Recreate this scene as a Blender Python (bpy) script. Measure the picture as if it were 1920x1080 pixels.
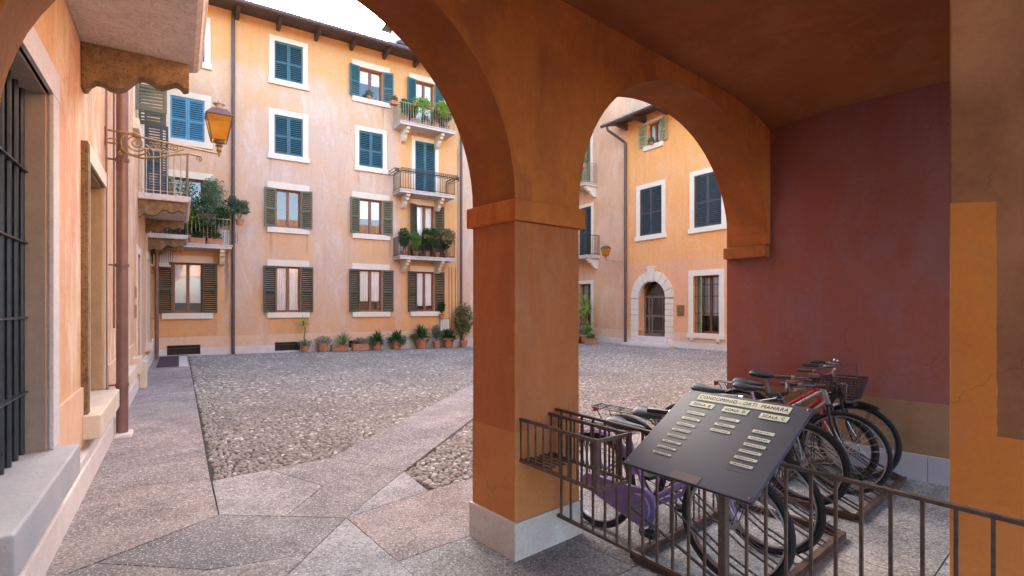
import bpy, math, random
import numpy as np
from mathutils import Vector, Matrix
R = math.radians
S = bpy.context.scene
for o in list(bpy.data.objects): bpy.data.objects.remove(o)

# ------------------------------------------------------------------ camera, sky, sun, exposure
cam = bpy.data.objects.new('camera', bpy.data.cameras.new('camera'))
S.collection.objects.link(cam); S.camera = cam
cam.location = (0, 0, 1.6); cam.rotation_euler = (R(90), 0, 0)
cam.data.lens = 18; cam.data.sensor_width = 36; cam.data.shift_y = 33/1920
cam.data.clip_start = .05; cam.data.clip_end = 500
W = bpy.data.worlds.new('World'); S.world = W; W.use_nodes = True
nt = W.node_tree; sky = nt.nodes.new('ShaderNodeTexSky'); sky.sky_type = 'NISHITA'; sky.sun_disc = False
SUN_EL = 27; SUN_AZ = 24 - 0      # azimuth measured to the left of +Y (the far facade)
sky.sun_elevation = R(SUN_EL); sky.sun_rotation = R(-SUN_AZ)
sky.air_density = 1.0; sky.dust_density = 3.5; sky.ozone_density = .5
bg = nt.nodes['Background']; bg.inputs[1].default_value = .15
nt.links.new(sky.outputs[0], bg.inputs[0])
sl = bpy.data.lights.new('sun', 'SUN'); sl.energy = 3.2; sl.angle = R(.5); sl.color = (1, .93, .84)
sun = bpy.data.objects.new('sun', sl); S.collection.objects.link(sun)
# the light comes from behind the far facade
sd = Vector((-math.sin(R(SUN_AZ))*math.cos(R(SUN_EL)), math.cos(R(SUN_AZ))*math.cos(R(SUN_EL)), math.sin(R(SUN_EL))))
sun.rotation_euler = sd.to_track_quat('Z', 'Y').to_euler(); sun.location = (0, 0, 20)
S.view_settings.view_transform = 'Standard'; S.view_settings.look = 'None'
S.view_settings.exposure = 3.2; S.view_settings.gamma = 1
S.render.engine = 'CYCLES'
S.cycles.max_bounces = 10; S.cycles.diffuse_bounces = 5; S.cycles.glossy_bounces = 3
S.cycles.transparent_max_bounces = 12

# ------------------------------------------------------------------ frames
PH = R(33); TH = R(40.5)
def FC(a, b, z=0):  # courtyard frame -> world
    return Vector((a*math.cos(PH)-b*math.sin(PH), a*math.sin(PH)+b*math.cos(PH), z))
def FA(v, u, z=0):  # arcade frame (v along the arcade, u into the court)
    return Vector((v*math.cos(TH)-u*math.sin(TH), v*math.sin(TH)+u*math.cos(TH), z))
def to_ab(p): return p[0]*math.cos(PH)+p[1]*math.sin(PH), -p[0]*math.sin(PH)+p[1]*math.cos(PH)
def gz(a, b):
    aa = min(max(a, 0), 11.3); k = .06+.016*aa
    if a > 11.3: k = .24-(min(a, 17)-11.3)/5.7*.08
    t = min(max((b-3.4)/17.1, 0), 1.1)
    return -k*t**1.25
def gz_w(x, y): return gz(*to_ab((x, y)))

# ------------------------------------------------------------------ objects
COL = S.collection
def tag(o, label=None, cat=None, group=None, kind=None):
    if label: o['label'] = label
    if cat: o['category'] = cat
    if group: o['group'] = group
    if kind: o['kind'] = kind
    return o
def empty(name, loc, rz=0, parent=None):
    o = bpy.data.objects.new(name, None); COL.objects.link(o); o.location = loc
    o.rotation_euler = (0, 0, rz); o.empty_display_size = .2
    if parent: o.parent = parent
    return o
def copy_tree(o, parent=None):
    c = o.copy(); COL.objects.link(c); c.parent = parent
    for ch in o.children: copy_tree(ch, c)
    return c
I4 = Matrix.Identity(4)
class MB:
    def __init__(s, T=I4): s.v = []; s.f = []; s.T = T; s.c = []
    def vert(s, p): s.v.append(tuple(s.T @ Vector(p))); return len(s.v)-1
    def face(s, pts): s.f.append([s.vert(p) for p in pts]); return s
    def box(s, x0, x1, y0, y1, z0, z1, M=None):
        P = [(x, y, z) for z in (z0, z1) for y in (y0, y1) for x in (x0, x1)]
        if M is not None: P = [M @ Vector(p) for p in P]
        i = [s.vert(p) for p in P]
        for q in ((0,2,3,1),(4,5,7,6),(0,1,5,4),(2,6,7,3),(0,4,6,2),(1,3,7,5)): s.f.append([i[k] for k in q])
        return s
    def prism(s, poly, f0, f1):   # poly: 2D pts, f0/f1: functions 2D->3D (two caps)
        a = [s.vert(f0(*p)) for p in poly]; b = [s.vert(f1(*p)) for p in poly]; n = len(poly)
        s.f.append(a[::-1]); s.f.append(b)
        for i in range(n): s.f.append([a[i], a[(i+1) % n], b[(i+1) % n], b[i]])
        return s
    def tube(s, pts, r, n=6, closed=False, cap=True):
        pts = [Vector(p) for p in pts]; m = len(pts)
        rr = r if isinstance(r, (list, tuple)) else [r]*m
        rings = []; up = None
        for i in range(m):
            if closed: t = pts[(i+1) % m]-pts[i-1]
            else: t = pts[min(i+1, m-1)]-pts[max(i-1, 0)]
            if t.length < 1e-9: t = Vector((0, 0, 1))
            t.normalize()
            if up is None:
                up = Vector((0, 0, 1)) if abs(t.z) < .9 else Vector((1, 0, 0))
            up = (up-t*up.dot(t))
            if up.length < 1e-6: up = t.orthogonal()
            up.normalize(); sd_ = t.cross(up)
            rings.append([s.vert(pts[i]+(up*math.cos(2*math.pi*k/n)+sd_*math.sin(2*math.pi*k/n))*rr[i]) for k in range(n)])
        for i in range(m if closed else m-1):
            A, B = rings[i], rings[(i+1) % m]
            for k in range(n): s.f.append([A[k], A[(k+1) % n], B[(k+1) % n], B[k]])
        if not closed and cap: s.f.append(rings[0][::-1]); s.f.append(rings[-1])
        return s
    def lathe(s, prof, n=16, c=(0, 0, 0), ax='z'):
        rings = []
        for (r, z) in prof:
            ring = []
            for k in range(n):
                t = 2*math.pi*k/n; p = (r*math.cos(t), r*math.sin(t), z)
                if ax == 'y': p = (p[0], p[2], p[1])
                ring.append(s.vert((c[0]+p[0], c[1]+p[1], c[2]+p[2])))
            rings.append(ring)
        for i in range(len(rings)-1):
            A, B = rings[i], rings[i+1]
            for k in range(n): s.f.append([A[k], A[(k+1) % n], B[(k+1) % n], B[k]])
        s.f.append(rings[0][::-1]); s.f.append(rings[-1]); return s
    def ell(s, c, r, n=10, m=6, M=None):
        rings = []
        for i in range(1, m):
            ph = math.pi*i/m
            ring = []
            for k in range(n):
                t = 2*math.pi*k/n
                p = Vector((r[0]*math.sin(ph)*math.cos(t), r[1]*math.sin(ph)*math.sin(t), r[2]*math.cos(ph)))
                if M is not None: p = M @ p
                ring.append(s.vert(Vector(c)+p))
            rings.append(ring)
        tp = Vector((0, 0, r[2])); bt = -tp
        if M is not None: tp = M @ tp; bt = M @ bt
        t_ = s.vert(Vector(c)+tp); b_ = s.vert(Vector(c)+bt)
        for k in range(n):
            s.f.append([t_, rings[0][k], rings[0][(k+1) % n]]); s.f.append([b_, rings[-1][(k+1) % n], rings[-1][k]])
            for i in range(len(rings)-1): s.f.append([rings[i][k], rings[i+1][k], rings[i+1][(k+1) % n], rings[i][(k+1) % n]])
        return s
    def build(s, name, mat, parent=None, smooth=False, bevel=0, weld=False):
        me = bpy.data.meshes.new(name); me.from_pydata(s.v, [], s.f); me.update()
        if mat: me.materials.append(mat)
        if smooth:
            me.polygons.foreach_set('use_smooth', [True]*len(me.polygons))
            try: me.set_sharp_from_angle(angle=R(40))
            except Exception: pass
        o = bpy.data.objects.new(name, me); COL.objects.link(o)
        if parent: o.parent = parent
        if bevel:
            m = o.modifiers.new('bevel', 'BEVEL'); m.width = bevel; m.segments = 2; m.limit_method = 'ANGLE'; m.angle_limit = R(50)
        return o

# ------------------------------------------------------------------ materials
class N:
    def __init__(s, name):
        s.m = bpy.data.materials.new(name); s.m.use_nodes = True; s.t = s.m.node_tree
        s.b = s.t.nodes['Principled BSDF']; s._p = None
    def n(s, typ, **k):
        x = s.t.nodes.new(typ)
        for a, v in k.items(): setattr(x, a, v)
        return x
    def l(s, a, b): s.t.links.new(a, b)
    def pos(s, obj=False):
        if obj: return s.n('ShaderNodeTexCoord').outputs['Object']
        return s.n('ShaderNodeNewGeometry').outputs['Position']
    def map(s, src, scale=(1, 1, 1), loc=(0, 0, 0), rot=(0, 0, 0)):
        m = s.n('ShaderNodeMapping'); s.l(src, m.inputs[0]); m.inputs['Scale'].default_value = scale
        m.inputs['Location'].default_value = loc; m.inputs['Rotation'].default_value = rot; return m.outputs[0]
    def noise(s, src, scale, detail=4, rough=.55, dist=0):
        x = s.n('ShaderNodeTexNoise'); s.l(src, x.inputs['Vector']); x.inputs['Scale'].default_value = scale
        x.inputs['Detail'].default_value = detail; x.inputs['Roughness'].default_value = rough; x.inputs['Distortion'].default_value = dist
        return x.outputs['Fac']
    def ramp(s, fac, stops):
        x = s.n('ShaderNodeValToRGB'); s.l(fac, x.inputs[0]); e = x.color_ramp.elements
        while len(e) < len(stops): e.new(.5)
        for i, (p, c) in enumerate(stops):
            e[i].position = p; e[i].color = (c if isinstance(c, tuple) else (c, c, c))+(1,)
        return x.outputs[0]
    def mix(s, fac, a, b, mode='MIX'):
        x = s.n('ShaderNodeMix', data_type='RGBA', blend_type=mode)
        for sock, val in ((x.inputs['Factor'], fac), (x.inputs['A'], a), (x.inputs['B'], b)):
            if hasattr(val, 'is_linked') or hasattr(val, 'links'): s.l(val, sock)
            elif isinstance(val, (int, float)): sock.default_value = val if sock.type == 'VALUE' else (val,)*3+(1,)
            else: sock.default_value = tuple(val)+(1,)
        return x.outputs['Result']
    def math(s, op, a, b=0, c=0, clamp=False):
        x = s.n('ShaderNodeMath', operation=op); x.use_clamp = clamp
        for i, v in enumerate((a, b, c)):
            if isinstance(v, (int, float)): x.inputs[i].default_value = v
            else: s.l(v, x.inputs[i])
        return x.outputs[0]
    def smooth(s, v, lo, hi):
        x = s.n('ShaderNodeMapRange', interpolation_type='SMOOTHSTEP'); s.l(v, x.inputs[0])
        x.inputs[1].default_value = lo; x.inputs[2].default_value = hi; return x.outputs[0]
    def bump(s, h, strength=.3, dist=.01, nrm=None):
        x = s.n('ShaderNodeBump'); s.l(h, x.inputs['Height']); x.inputs['Strength'].default_value = strength
        x.inputs['Distance'].default_value = dist
        if nrm is not None: s.l(nrm, x.inputs['Normal'])
        s.l(x.outputs[0], s.b.inputs['Normal']); return x.outputs[0]
    def col(s, c):
        if isinstance(c, tuple): s.b.inputs['Base Color'].default_value = c+(1,)
        else: s.l(c, s.b.inputs['Base Color'])
    def set(s, rough=.8, metal=0, spec=.5):
        s.b.inputs['Roughness'].default_value = rough; s.b.inputs['Metallic'].default_value = metal
        s.b.inputs['Specular IOR Level'].default_value = spec

def plaster(name, A, B, C, scale=.5, streak=.5, rough=.9, bumps=.25, drips=(), boxes=(), boxcol=None, boxdir=None, dirt=.25, zgrad=None):
    k = N(name); p = k.pos(); po = k.pos(True)
    n1 = k.noise(p, scale, 7, .62, .3); f1 = k.ramp(n1, [(.38, 0.), (.62, 1.)])
    c = k.mix(f1, A, B)
    n2 = k.noise(k.map(p, (1, 1, .35)), scale*3.1, 8, .68, .5); f2 = k.ramp(n2, [(.48, 0.), (.68, 1.)])
    c = k.mix(k.math('MULTIPLY', f2, streak), c, C)
    if boxes:
        sx = k.n('ShaderNodeSeparateXYZ'); k.l(po, sx.inputs[0])
        wn = k.math('MULTIPLY', k.math('SUBTRACT', k.noise(p, 1.7, 6, .65), .5), .55)
        wz = k.math('MULTIPLY', k.math('SUBTRACT', k.noise(k.map(p, (1, 1, 1), (7, 3, 1)), 1.3, 6, .65), .5), .8)
        X = k.math('ADD', sx.outputs[boxdir], wn); Z = k.math('ADD', sx.outputs[2], wz)
        acc = None
        for (x0, x1, z0, z1, amt) in boxes:
            e = .22
            m = k.math('MULTIPLY', k.math('MULTIPLY', k.smooth(X, x0-e, x0+e), k.math('SUBTRACT', 1, k.smooth(X, x1-e, x1+e))),
                       k.math('MULTIPLY', k.smooth(Z, z0-e*1.5, z0+e*1.5), k.math('SUBTRACT', 1, k.smooth(Z, z1-e, z1+e))))
            m = k.math('MULTIPLY', m, amt)
            acc = m if acc is None else k.math('MAXIMUM', acc, m)
        acc = k.math('MULTIPLY', acc, k.ramp(k.noise(p, 2.2, 7, .65), [(.3, .55), (.6, 1.)]))
        c = k.mix(acc, c, boxcol)
    if drips:
        wd = k.math('MULTIPLY', k.math('SUBTRACT', k.noise(p, 3.1, 5, .6), .5), .10); X = k.math('ADD', sx.outputs[boxdir], wd); Z = k.math('ADD', sx.outputs[2], k.math('MULTIPLY', wd, 5)); acc = None
        for (x0, z0, z1, hw, amt) in drips:
            m = k.math('MULTIPLY', k.math('SUBTRACT', 1, k.smooth(k.math('ABSOLUTE', k.math('SUBTRACT', X, x0)), hw*.3, hw)), k.math('MULTIPLY', k.smooth(Z, z0, z0+(z1-z0)*.75), k.math('SUBTRACT', 1, k.smooth(Z, z1, z1+.12))))
            m = k.math('MULTIPLY', m, amt); acc = m if acc is None else k.math('MAXIMUM', acc, m)
        c = k.mix(acc, c, k.mix(.75, c, (.13, .105, .09)))
    n3 = k.noise(p, 9, 8, .7); c = k.mix(k.math('MULTIPLY', k.ramp(n3, [(.45, 0.), (.75, 1.)]), dirt), c, k.mix(.5, c, (.12, .08, .06)))
    n4 = k.noise(p, 38, 5, .7); c = k.mix(.22, c, k.mix(n4, k.mix(.5, c, (0., 0., 0.)), k.mix(1., c, (1.5, 1.45, 1.4), 'MULTIPLY')))
    st_ = k.ramp(k.noise(k.map(p, (3.2, 3.2, .22), (5, 2, 8)), 2.2, 6, .7, .3), [(.52, 0.), (.7, 1.)])
    c = k.mix(k.math('MULTIPLY', st_, dirt*.9), c, k.mix(.55, c, (.13, .09, .075)))
    vo = k.n('ShaderNodeTexVoronoi', feature='DISTANCE_TO_EDGE'); wp = k.n('ShaderNodeVectorMath', operation='ADD'); k.l(p, wp.inputs[0])
    wn_ = k.n('ShaderNodeTexNoise'); wn_.inputs['Scale'].default_value = 2.3; wn_.inputs['Detail'].default_value = 6; k.l(p, wn_.inputs['Vector']); k.l(wn_.outputs['Color'], wp.inputs[1]); k.l(wp.outputs[0], vo.inputs['Vector']); vo.inputs['Scale'].default_value = .75
    ck = k.math('SUBTRACT', 1, k.smooth(vo.outputs['Distance'], .0, .006)); ck = k.math('MULTIPLY', ck, k.ramp(k.noise(k.map(p, (1, 1, 1), (1, 8, 5)), .8, 4), [(.5, 0.), (.58, 1.)]))
    c = k.mix(k.math('MULTIPLY', ck, .45), c, k.mix(.6, c, (.06, .03, .02)))
    # light scuffs
    sc = k.ramp(k.noise(k.map(p, (1, 1, .6), (3, 9, 2)), 5.3, 9, .75, .8), [(.63, 0.), (.70, 1.)])
    c = k.mix(k.math('MULTIPLY', sc, .25), c, k.mix(1., c, (1.6, 1.65, 1.8), 'MULTIPLY'))
    k.col(c); k.set(rough, 0, .08)
    h = k.math('ADD', k.math('MULTIPLY', k.noise(p, 70, 4, .6), .25), k.noise(p, 7, 7, .6))
    k.bump(h, bumps, .02); return k.m

def simple(name, c, rough=.6, metal=0, var=.15, scale=14, bump=0, spec=.5):
    k = N(name); p = k.pos(True); n = k.noise(p, scale, 5, .65)
    k.col(k.mix(k.ramp(n, [(.3, 0.), (.7, 1.)]), tuple(x*(1-var) for x in c), tuple(min(1, x*(1+var)) for x in c)))
    k.set(rough, metal, spec)
    if bump: k.bump(k.noise(p, scale*3, 5, .7), bump, .01)
    return k.m
def stone(name, A, B, speck=(.2, .17, .16), sp=.5, rough=.8, scale=2.2, bump=.35):
    k = N(name); p = k.pos()
    c = k.mix(k.ramp(k.noise(p, scale, 8, .65, .4), [(.35, 0.), (.65, 1.)]), A, B)
    s1 = k.ramp(k.noise(p, 55, 3, .7), [(.58, 0.), (.66, 1.)])
    c = k.mix(k.math('MULTIPLY', s1, sp), c, speck)
    v = k.ramp(k.noise(k.map(p, (1, 1, 1), (4, 4, 4)), 3.5, 9, .7, 1.5), [(.47, 0.), (.5, 1.), (.53, 0.)])
    c = k.mix(k.math('MULTIPLY', v, sp*.5), c, speck)
    k.col(c); k.set(rough, 0, .3); k.bump(k.math('ADD', k.noise(p, 50, 5, .7), k.noise(p, 9, 5, .6)), bump, .012); return k.m

M = {}
PINK = (.63, .445, .345); ORNG = (.73, .385, .15); PALE = (.73, .61, .53)
fboxes = [(-1.0, 1.35, .4, 3.7, 1.), (7.7, 10.5, .4, 13, 1.), (-1, 11, 10.3, 13, .95), (2.5, 4.3, 3.2, 4.5, .55), (5.9, 7.4, 3.2, 4.5, .6),
          (2.2, 4.8, 1.0, 2.2, .3), (5.6, 7.6, .9, 2.4, .4), (-1, 11.2, .3, 1.1, .35), (-1, 3, 8.7, 10.3, .2)]
M['facade'] = plaster('facade plaster', PINK, (.66, .415, .25), PALE, .6, .6, boxes=[(x0+.75, x1+.75, z0, z1, w) for x0, x1, z0, z1, w in fboxes], boxcol=ORNG, boxdir=0, dirt=.2, drips=[(2.13, 1.3, 3.6, .09, .9)]+[(x+.75, z0, z1, .07, w) for x, z0, z1, w in ((2.75, .7, 1.3, .35), (4.05, .6, 1.3, .4), (6.05, .5, 1.3, .35), (7.2, .7, 1.3, .3), (2.8, 3.3, 4.4, .35), (4.05, 3.5, 4.4, .3), (7.3, 3.4, 4.4, .35), (2.78, 6.2, 7.1, .3), (6.0, 6.1, 7.1, .3), (7.0, 8.9, 9.85, .3), (7.6, 5.2, 6.2, .4), (9.7, 2.2, 3.5, .45))])
M['rwall'] = plaster('ochre plaster', (.82, .40, .15), (.80, .37, .13), (.80, .46, .26), .6, .6, boxes=[(-12, 7, -1, 3.6, .8)], boxcol=(.76, .41, .25), boxdir=1, dirt=.25)
M['rpink'] = plaster('salmon plaster', (0.681, 0.419, 0.264), (0.644, 0.372, 0.229), (0.699, 0.521, 0.396), .6, .7, dirt=.25)
M['lwall'] = plaster('left wall plaster', (0.688, 0.437, 0.238), (0.632, 0.381, 0.264), (0.772, 0.670, 0.528), .8, 1., dirt=.3)
M['panel'] = plaster('orange panel paint', (.70, .34, .13), (.72, .39, .19), (.60, .34, .22), 1.2, .5, dirt=.2)
M['band'] = plaster('peach base band', (.74, .50, .34), (.72, .46, .31), (.74, .58, .47), .8, .6, dirt=.25)
M['pillar'] = plaster('ochre brown plaster', (0.517, 0.176, 0.068), (0.462, 0.149, 0.055), (0.539, 0.226, 0.110), 1.3, .6, dirt=.25, bumps=.45)
M['pillar_lo'] = plaster('ochre lower paint', (0.594, 0.242, 0.083), (0.528, 0.198, 0.072), (0.572, 0.275, 0.121), 1.3, .5, dirt=.2, bumps=.3)
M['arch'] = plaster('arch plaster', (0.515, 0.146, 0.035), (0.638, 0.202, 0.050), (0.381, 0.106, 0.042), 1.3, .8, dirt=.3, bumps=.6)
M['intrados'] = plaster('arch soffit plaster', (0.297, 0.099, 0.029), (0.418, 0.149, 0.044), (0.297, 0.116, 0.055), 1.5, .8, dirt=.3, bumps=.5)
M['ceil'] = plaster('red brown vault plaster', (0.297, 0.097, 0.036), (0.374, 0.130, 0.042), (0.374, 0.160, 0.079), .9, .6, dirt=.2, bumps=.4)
M['purple'] = plaster('dark red plaster', (.29, .108, .105), (.32, .108, .078), (.30, .142, .145), .8, .9, dirt=.2, bumps=.3)
M['dado'] = plaster('brown dado paint', (0.345, 0.198, 0.105), (0.293, 0.162, 0.089), (0.345, 0.204, 0.125), 1.2, .5, dirt=.12, bumps=.2)
M['pier_up'] = plaster('brown pier plaster with painted light', (.44, .19, .09), (.30, .125, .065), (.52, .25, .12), 1.5, .5, dirt=.2, bumps=.3, boxes=[(-2.25, -1.7, 2.75, 5, 1.)], boxcol=(.74, .40, .19), boxdir=1)  # tan box paints the light on the pier's upper far edge into the colour
M['pier_lo'] = plaster('bright ochre pier plaster', (.76, .27, .055), (.66, .215, .05), (.62, .25, .09), 1.5, .5, dirt=.12, bumps=.2)
M['plinth'] = stone('pale marble plinth', (.66, .60, .54), (.60, .53, .48), (.36, .27, .22), .45, bump=.15)
M['plinth2'] = stone('lilac grey marble plinth', (.46, .42, .45), (.42, .38, .41), (.3, .26, .28), .3, bump=.1)
M['wplinth'] = stone('white stone base', (.72, .66, .61), (.66, .58, .53), (.42, .36, .32), .5, bump=.2)
M['cream'] = stone('cream window stone', (.78, .70, .57), (.74, .64, .51), (.5, .42, .34), .25, bump=.15)
M['greyst'] = stone('grey lilac window stone', (.60, .57, .58), (.66, .62, .61), (.36, .33, .33), .5, bump=.3)
M['sillgrey'] = stone('worn grey sill stone', (.36, .37, .39), (.46, .45, .46), (.36, .34, .34), .5, bump=.3)
M['sillcream'] = stone('cream sill stone', (.68, .60, .48), (.62, .53, .40), (.5, .4, .3), .35, bump=.25)
M['tuff'] = stone('rough brown stone', (.20, .125, .065), (.33, .22, .12), (.07, .04, .025), .9, 1, 5, 1.)
M['slab'] = stone('weathered balcony slab', (.68, .61, .56), (.58, .51, .46), (.26, .18, .15), .7, bump=.4)
M['reveal'] = plaster('grey window reveal', (.36, .30, .255), (.40, .33, .27), (.33, .28, .25), 1.2, .6, dirt=.35, bumps=.3)
M['reveal2'] = plaster('tan window reveal', (.46, .33, .2), (.50, .36, .22), (.40, .3, .2), 1.2, .6, dirt=.4, bumps=.3)
M['teal'] = simple('teal shutter paint', (.035, .115, .145), .55, 0, .2, 3)
M['blue'] = simple('bright blue shutter paint', (.085, .28, .43), .55, 0, .2, 3)
M['olive'] = simple('olive green shutter paint', (.13, .14, .085), .6, 0, .2, 3)
M['dkgreen'] = simple('dark brown green shutter paint', (.062, .072, .05), .6, 0, .2, 3)
M['slate'] = simple('dark slate shutter paint', (.05, .064, .072), .6, 0, .2, 3)
M['ltgreen'] = simple('light olive shutter paint', (.28, .29, .15), .6, 0, .2, 3)
M['wood'] = simple('red brown window wood', (.23, .085, .045), .5, 0, .2, 6)
M['eave'] = simple('dark eave timber', (.085, .06, .055), .7, 0, .3, 5)
M['gutter'] = simple('brown painted gutter', (.11, .07, .07), .45, .2, .2, 4)
M['pipe'] = simple('brown downpipe paint', (.20, .115, .10), .42, .2, .2, 4)
M['iron'] = simple('weathered iron', (.125, .088, .07), .62, .35, .35, 20, .3)
M['dkiron'] = simple('dark iron', (.05, .045, .045), .55, .4, .3, 20)
M['ltiron'] = simple('pale painted iron', (.42, .37, .26), .6, .2, .25, 12)
M['gold'] = simple('tarnished gilt iron', (.28, .20, .09), .5, .55, .4, 14, .2)
M['vent'] = simple('vent grille', (.05, .035, .03), .7, 0, .2, 5)
M['white'] = simple('white enamel', (.72, .72, .70), .4, 0, .05, 5)
M['terracotta'] = simple('terracotta', (.48, .21, .12), .8, 0, .25, 7, .2)
M['soil'] = simple('soil', (.06, .045, .03), .95, 0, .3, 30, .5)
M['bark'] = simple('bark', (.2, .15, .1), .9, 0, .3, 30, .5)
M['curtain'] = simple('white curtain', (.86, .87, .88), .9, 0, .05, 3)
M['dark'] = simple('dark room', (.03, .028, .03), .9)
M['rubber'] = simple('tyre rubber', (.02, .02, .022), .75, 0, .2, 20, .3, .3)
M['chrome'] = simple('dull chrome', (.45, .45, .46), .28, .9, .15, 12)
M['blackp'] = simple('black bike paint', (.018, .018, .02), .35, .1, .2, 12)
M['redp'] = simple('red bike paint', (.42, .015, .03), .3, .1, .15, 12)
M['lilac'] = simple('lilac bike paint', (.27, .18, .38), .38, .1, .15, 12)
M['silverp'] = simple('silver bike paint', (.33, .34, .37), .35, .5, .15, 12)
M['bluep'] = simple('blue bike paint', (.04, .06, .22), .35, .1, .15, 12)
M['olivep'] = simple('dark grey bike paint', (.07, .075, .08), .4, .2, .15, 12)
M['saddle'] = simple('black vinyl saddle', (.035, .038, .045), .42, 0, .15, 12)
M['orange'] = simple('orange reflector', (.8, .2, .02), .3)
M['redref'] = simple('red reflector', (.5, .02, .02), .3)
M['board'] = simple('sign board with sky tint', (.032, .036, .07), .42, .0, .15, 5, .03, .45)  # blue of the reflected sky is put into the base colour
M['plate'] = simple('pale yellow plate', (.66, .68, .52), .5, 0, .06, 8)
M['ink'] = simple('black lettering', (.02, .02, .02), .6)
M['mat'] = simple('dark purple doormat', (.07, .045, .06), .95, 0, .2, 60, .4)
M['brass'] = simple('old brass', (.36, .24, .10), .45, .7, .25, 10)
M['rackst'] = simple('rack steel', (.10, .085, .09), .5, .5, .25, 12)
M['rackbase'] = simple('rusty rack base', (.085, .045, .035), .7, .2, .35, 14, .3)
M['cable'] = simple('cable', (.02, .02, .02), .5)
M['cloth'] = simple('dark bag cloth', (.03, .035, .05), .8)
def glassmat():
    k = N('window glass'); t = k.t
    tr = k.n('ShaderNodeBsdfTransparent'); tr.inputs[0].default_value = (.97, .98, .98, 1)
    g = k.n('ShaderNodeBsdfGlossy'); g.inputs['Roughness'].default_value = .02; g.inputs[0].default_value = (1, 1, 1, 1)
    fr = k.n('ShaderNodeFresnel'); fr.inputs[0].default_value = 1.75
    wv = k.noise(k.pos(), 1.2, 2); bp = k.n('ShaderNodeBump'); k.l(wv, bp.inputs['Height']); bp.inputs['Strength'].default_value = .05; k.l(bp.outputs[0], g.inputs['Normal'])
    mx = k.n('ShaderNodeMixShader'); k.l(k.math('ADD', fr.outputs[0], .02), mx.inputs[0]); k.l(tr.outputs[0], mx.inputs[1]); k.l(g.outputs[0], mx.inputs[2])
    k.l(mx.outputs[0], t.nodes['Material Output'].inputs[0]); return k.m
M['glass'] = glassmat()
def ambermat():
    k = N('amber lantern glass'); k.col(k.mix(k.noise(k.pos(True), 9, 4), (.42, .18, .012), (.78, .43, .05))); k.set(.15)
    k.b.inputs['Transmission Weight'].default_value = .55; k.b.inputs['IOR'].default_value = 1.2; return k.m
M['amber'] = ambermat()
def leafmat(name, A, B):
    k = N(name); oi = k.noise(k.pos(), 9, 3, .6)
    k.col(k.mix(k.ramp(oi, [(.3, 0.), (.7, 1.)]), A, B)); k.set(.5, 0, .35)
    k.b.inputs['Transmission Weight'].default_value = 0
    tl = k.n('ShaderNodeBsdfTranslucent'); tl.inputs[0].default_value = tuple(x*1.3 for x in B)+(1,)
    mx = k.n('ShaderNodeMixShader'); mx.inputs[0].default_value = .25
    k.l(k.b.outputs[0], mx.inputs[1]); k.l(tl.outputs[0], mx.inputs[2]); k.l(mx.outputs[0], k.t.nodes['Material Output'].inputs[0]); return k.m
M['leafdk'] = leafmat('dark glossy leaves', (0.032, 0.096, 0.032), (0.072, 0.176, 0.048))
M['leafmd'] = leafmat('mid green leaves', (0.096, 0.208, 0.048), (0.176, 0.320, 0.080))
M['leaflt'] = leafmat('yellow green leaves', (0.192, 0.352, 0.064), (0.352, 0.512, 0.112))
M['leafgy'] = leafmat('grey green leaves', (0.128, 0.208, 0.144), (0.224, 0.320, 0.208))
M['leafdry'] = leafmat('dry olive leaves', (.2, .19, .08), (.28, .26, .12))
M['flower'] = simple('pale flowers', (.7, .5, .5), .7)
def tilemat():
    k = N('roof tiles'); p = k.pos(); k.col(k.mix(k.noise(p, 3, 6, .7), (.30, .13, .07), (.42, .24, .15))); k.set(.9, 0, .2)
    k.bump(k.noise(p, 12, 4), .4, .03); return k.m
M['tile'] = tilemat()
M['tiledk'] = simple('dark roof tile edge', (.09, .075, .08), .8, 0, .3, 8, .3)
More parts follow.
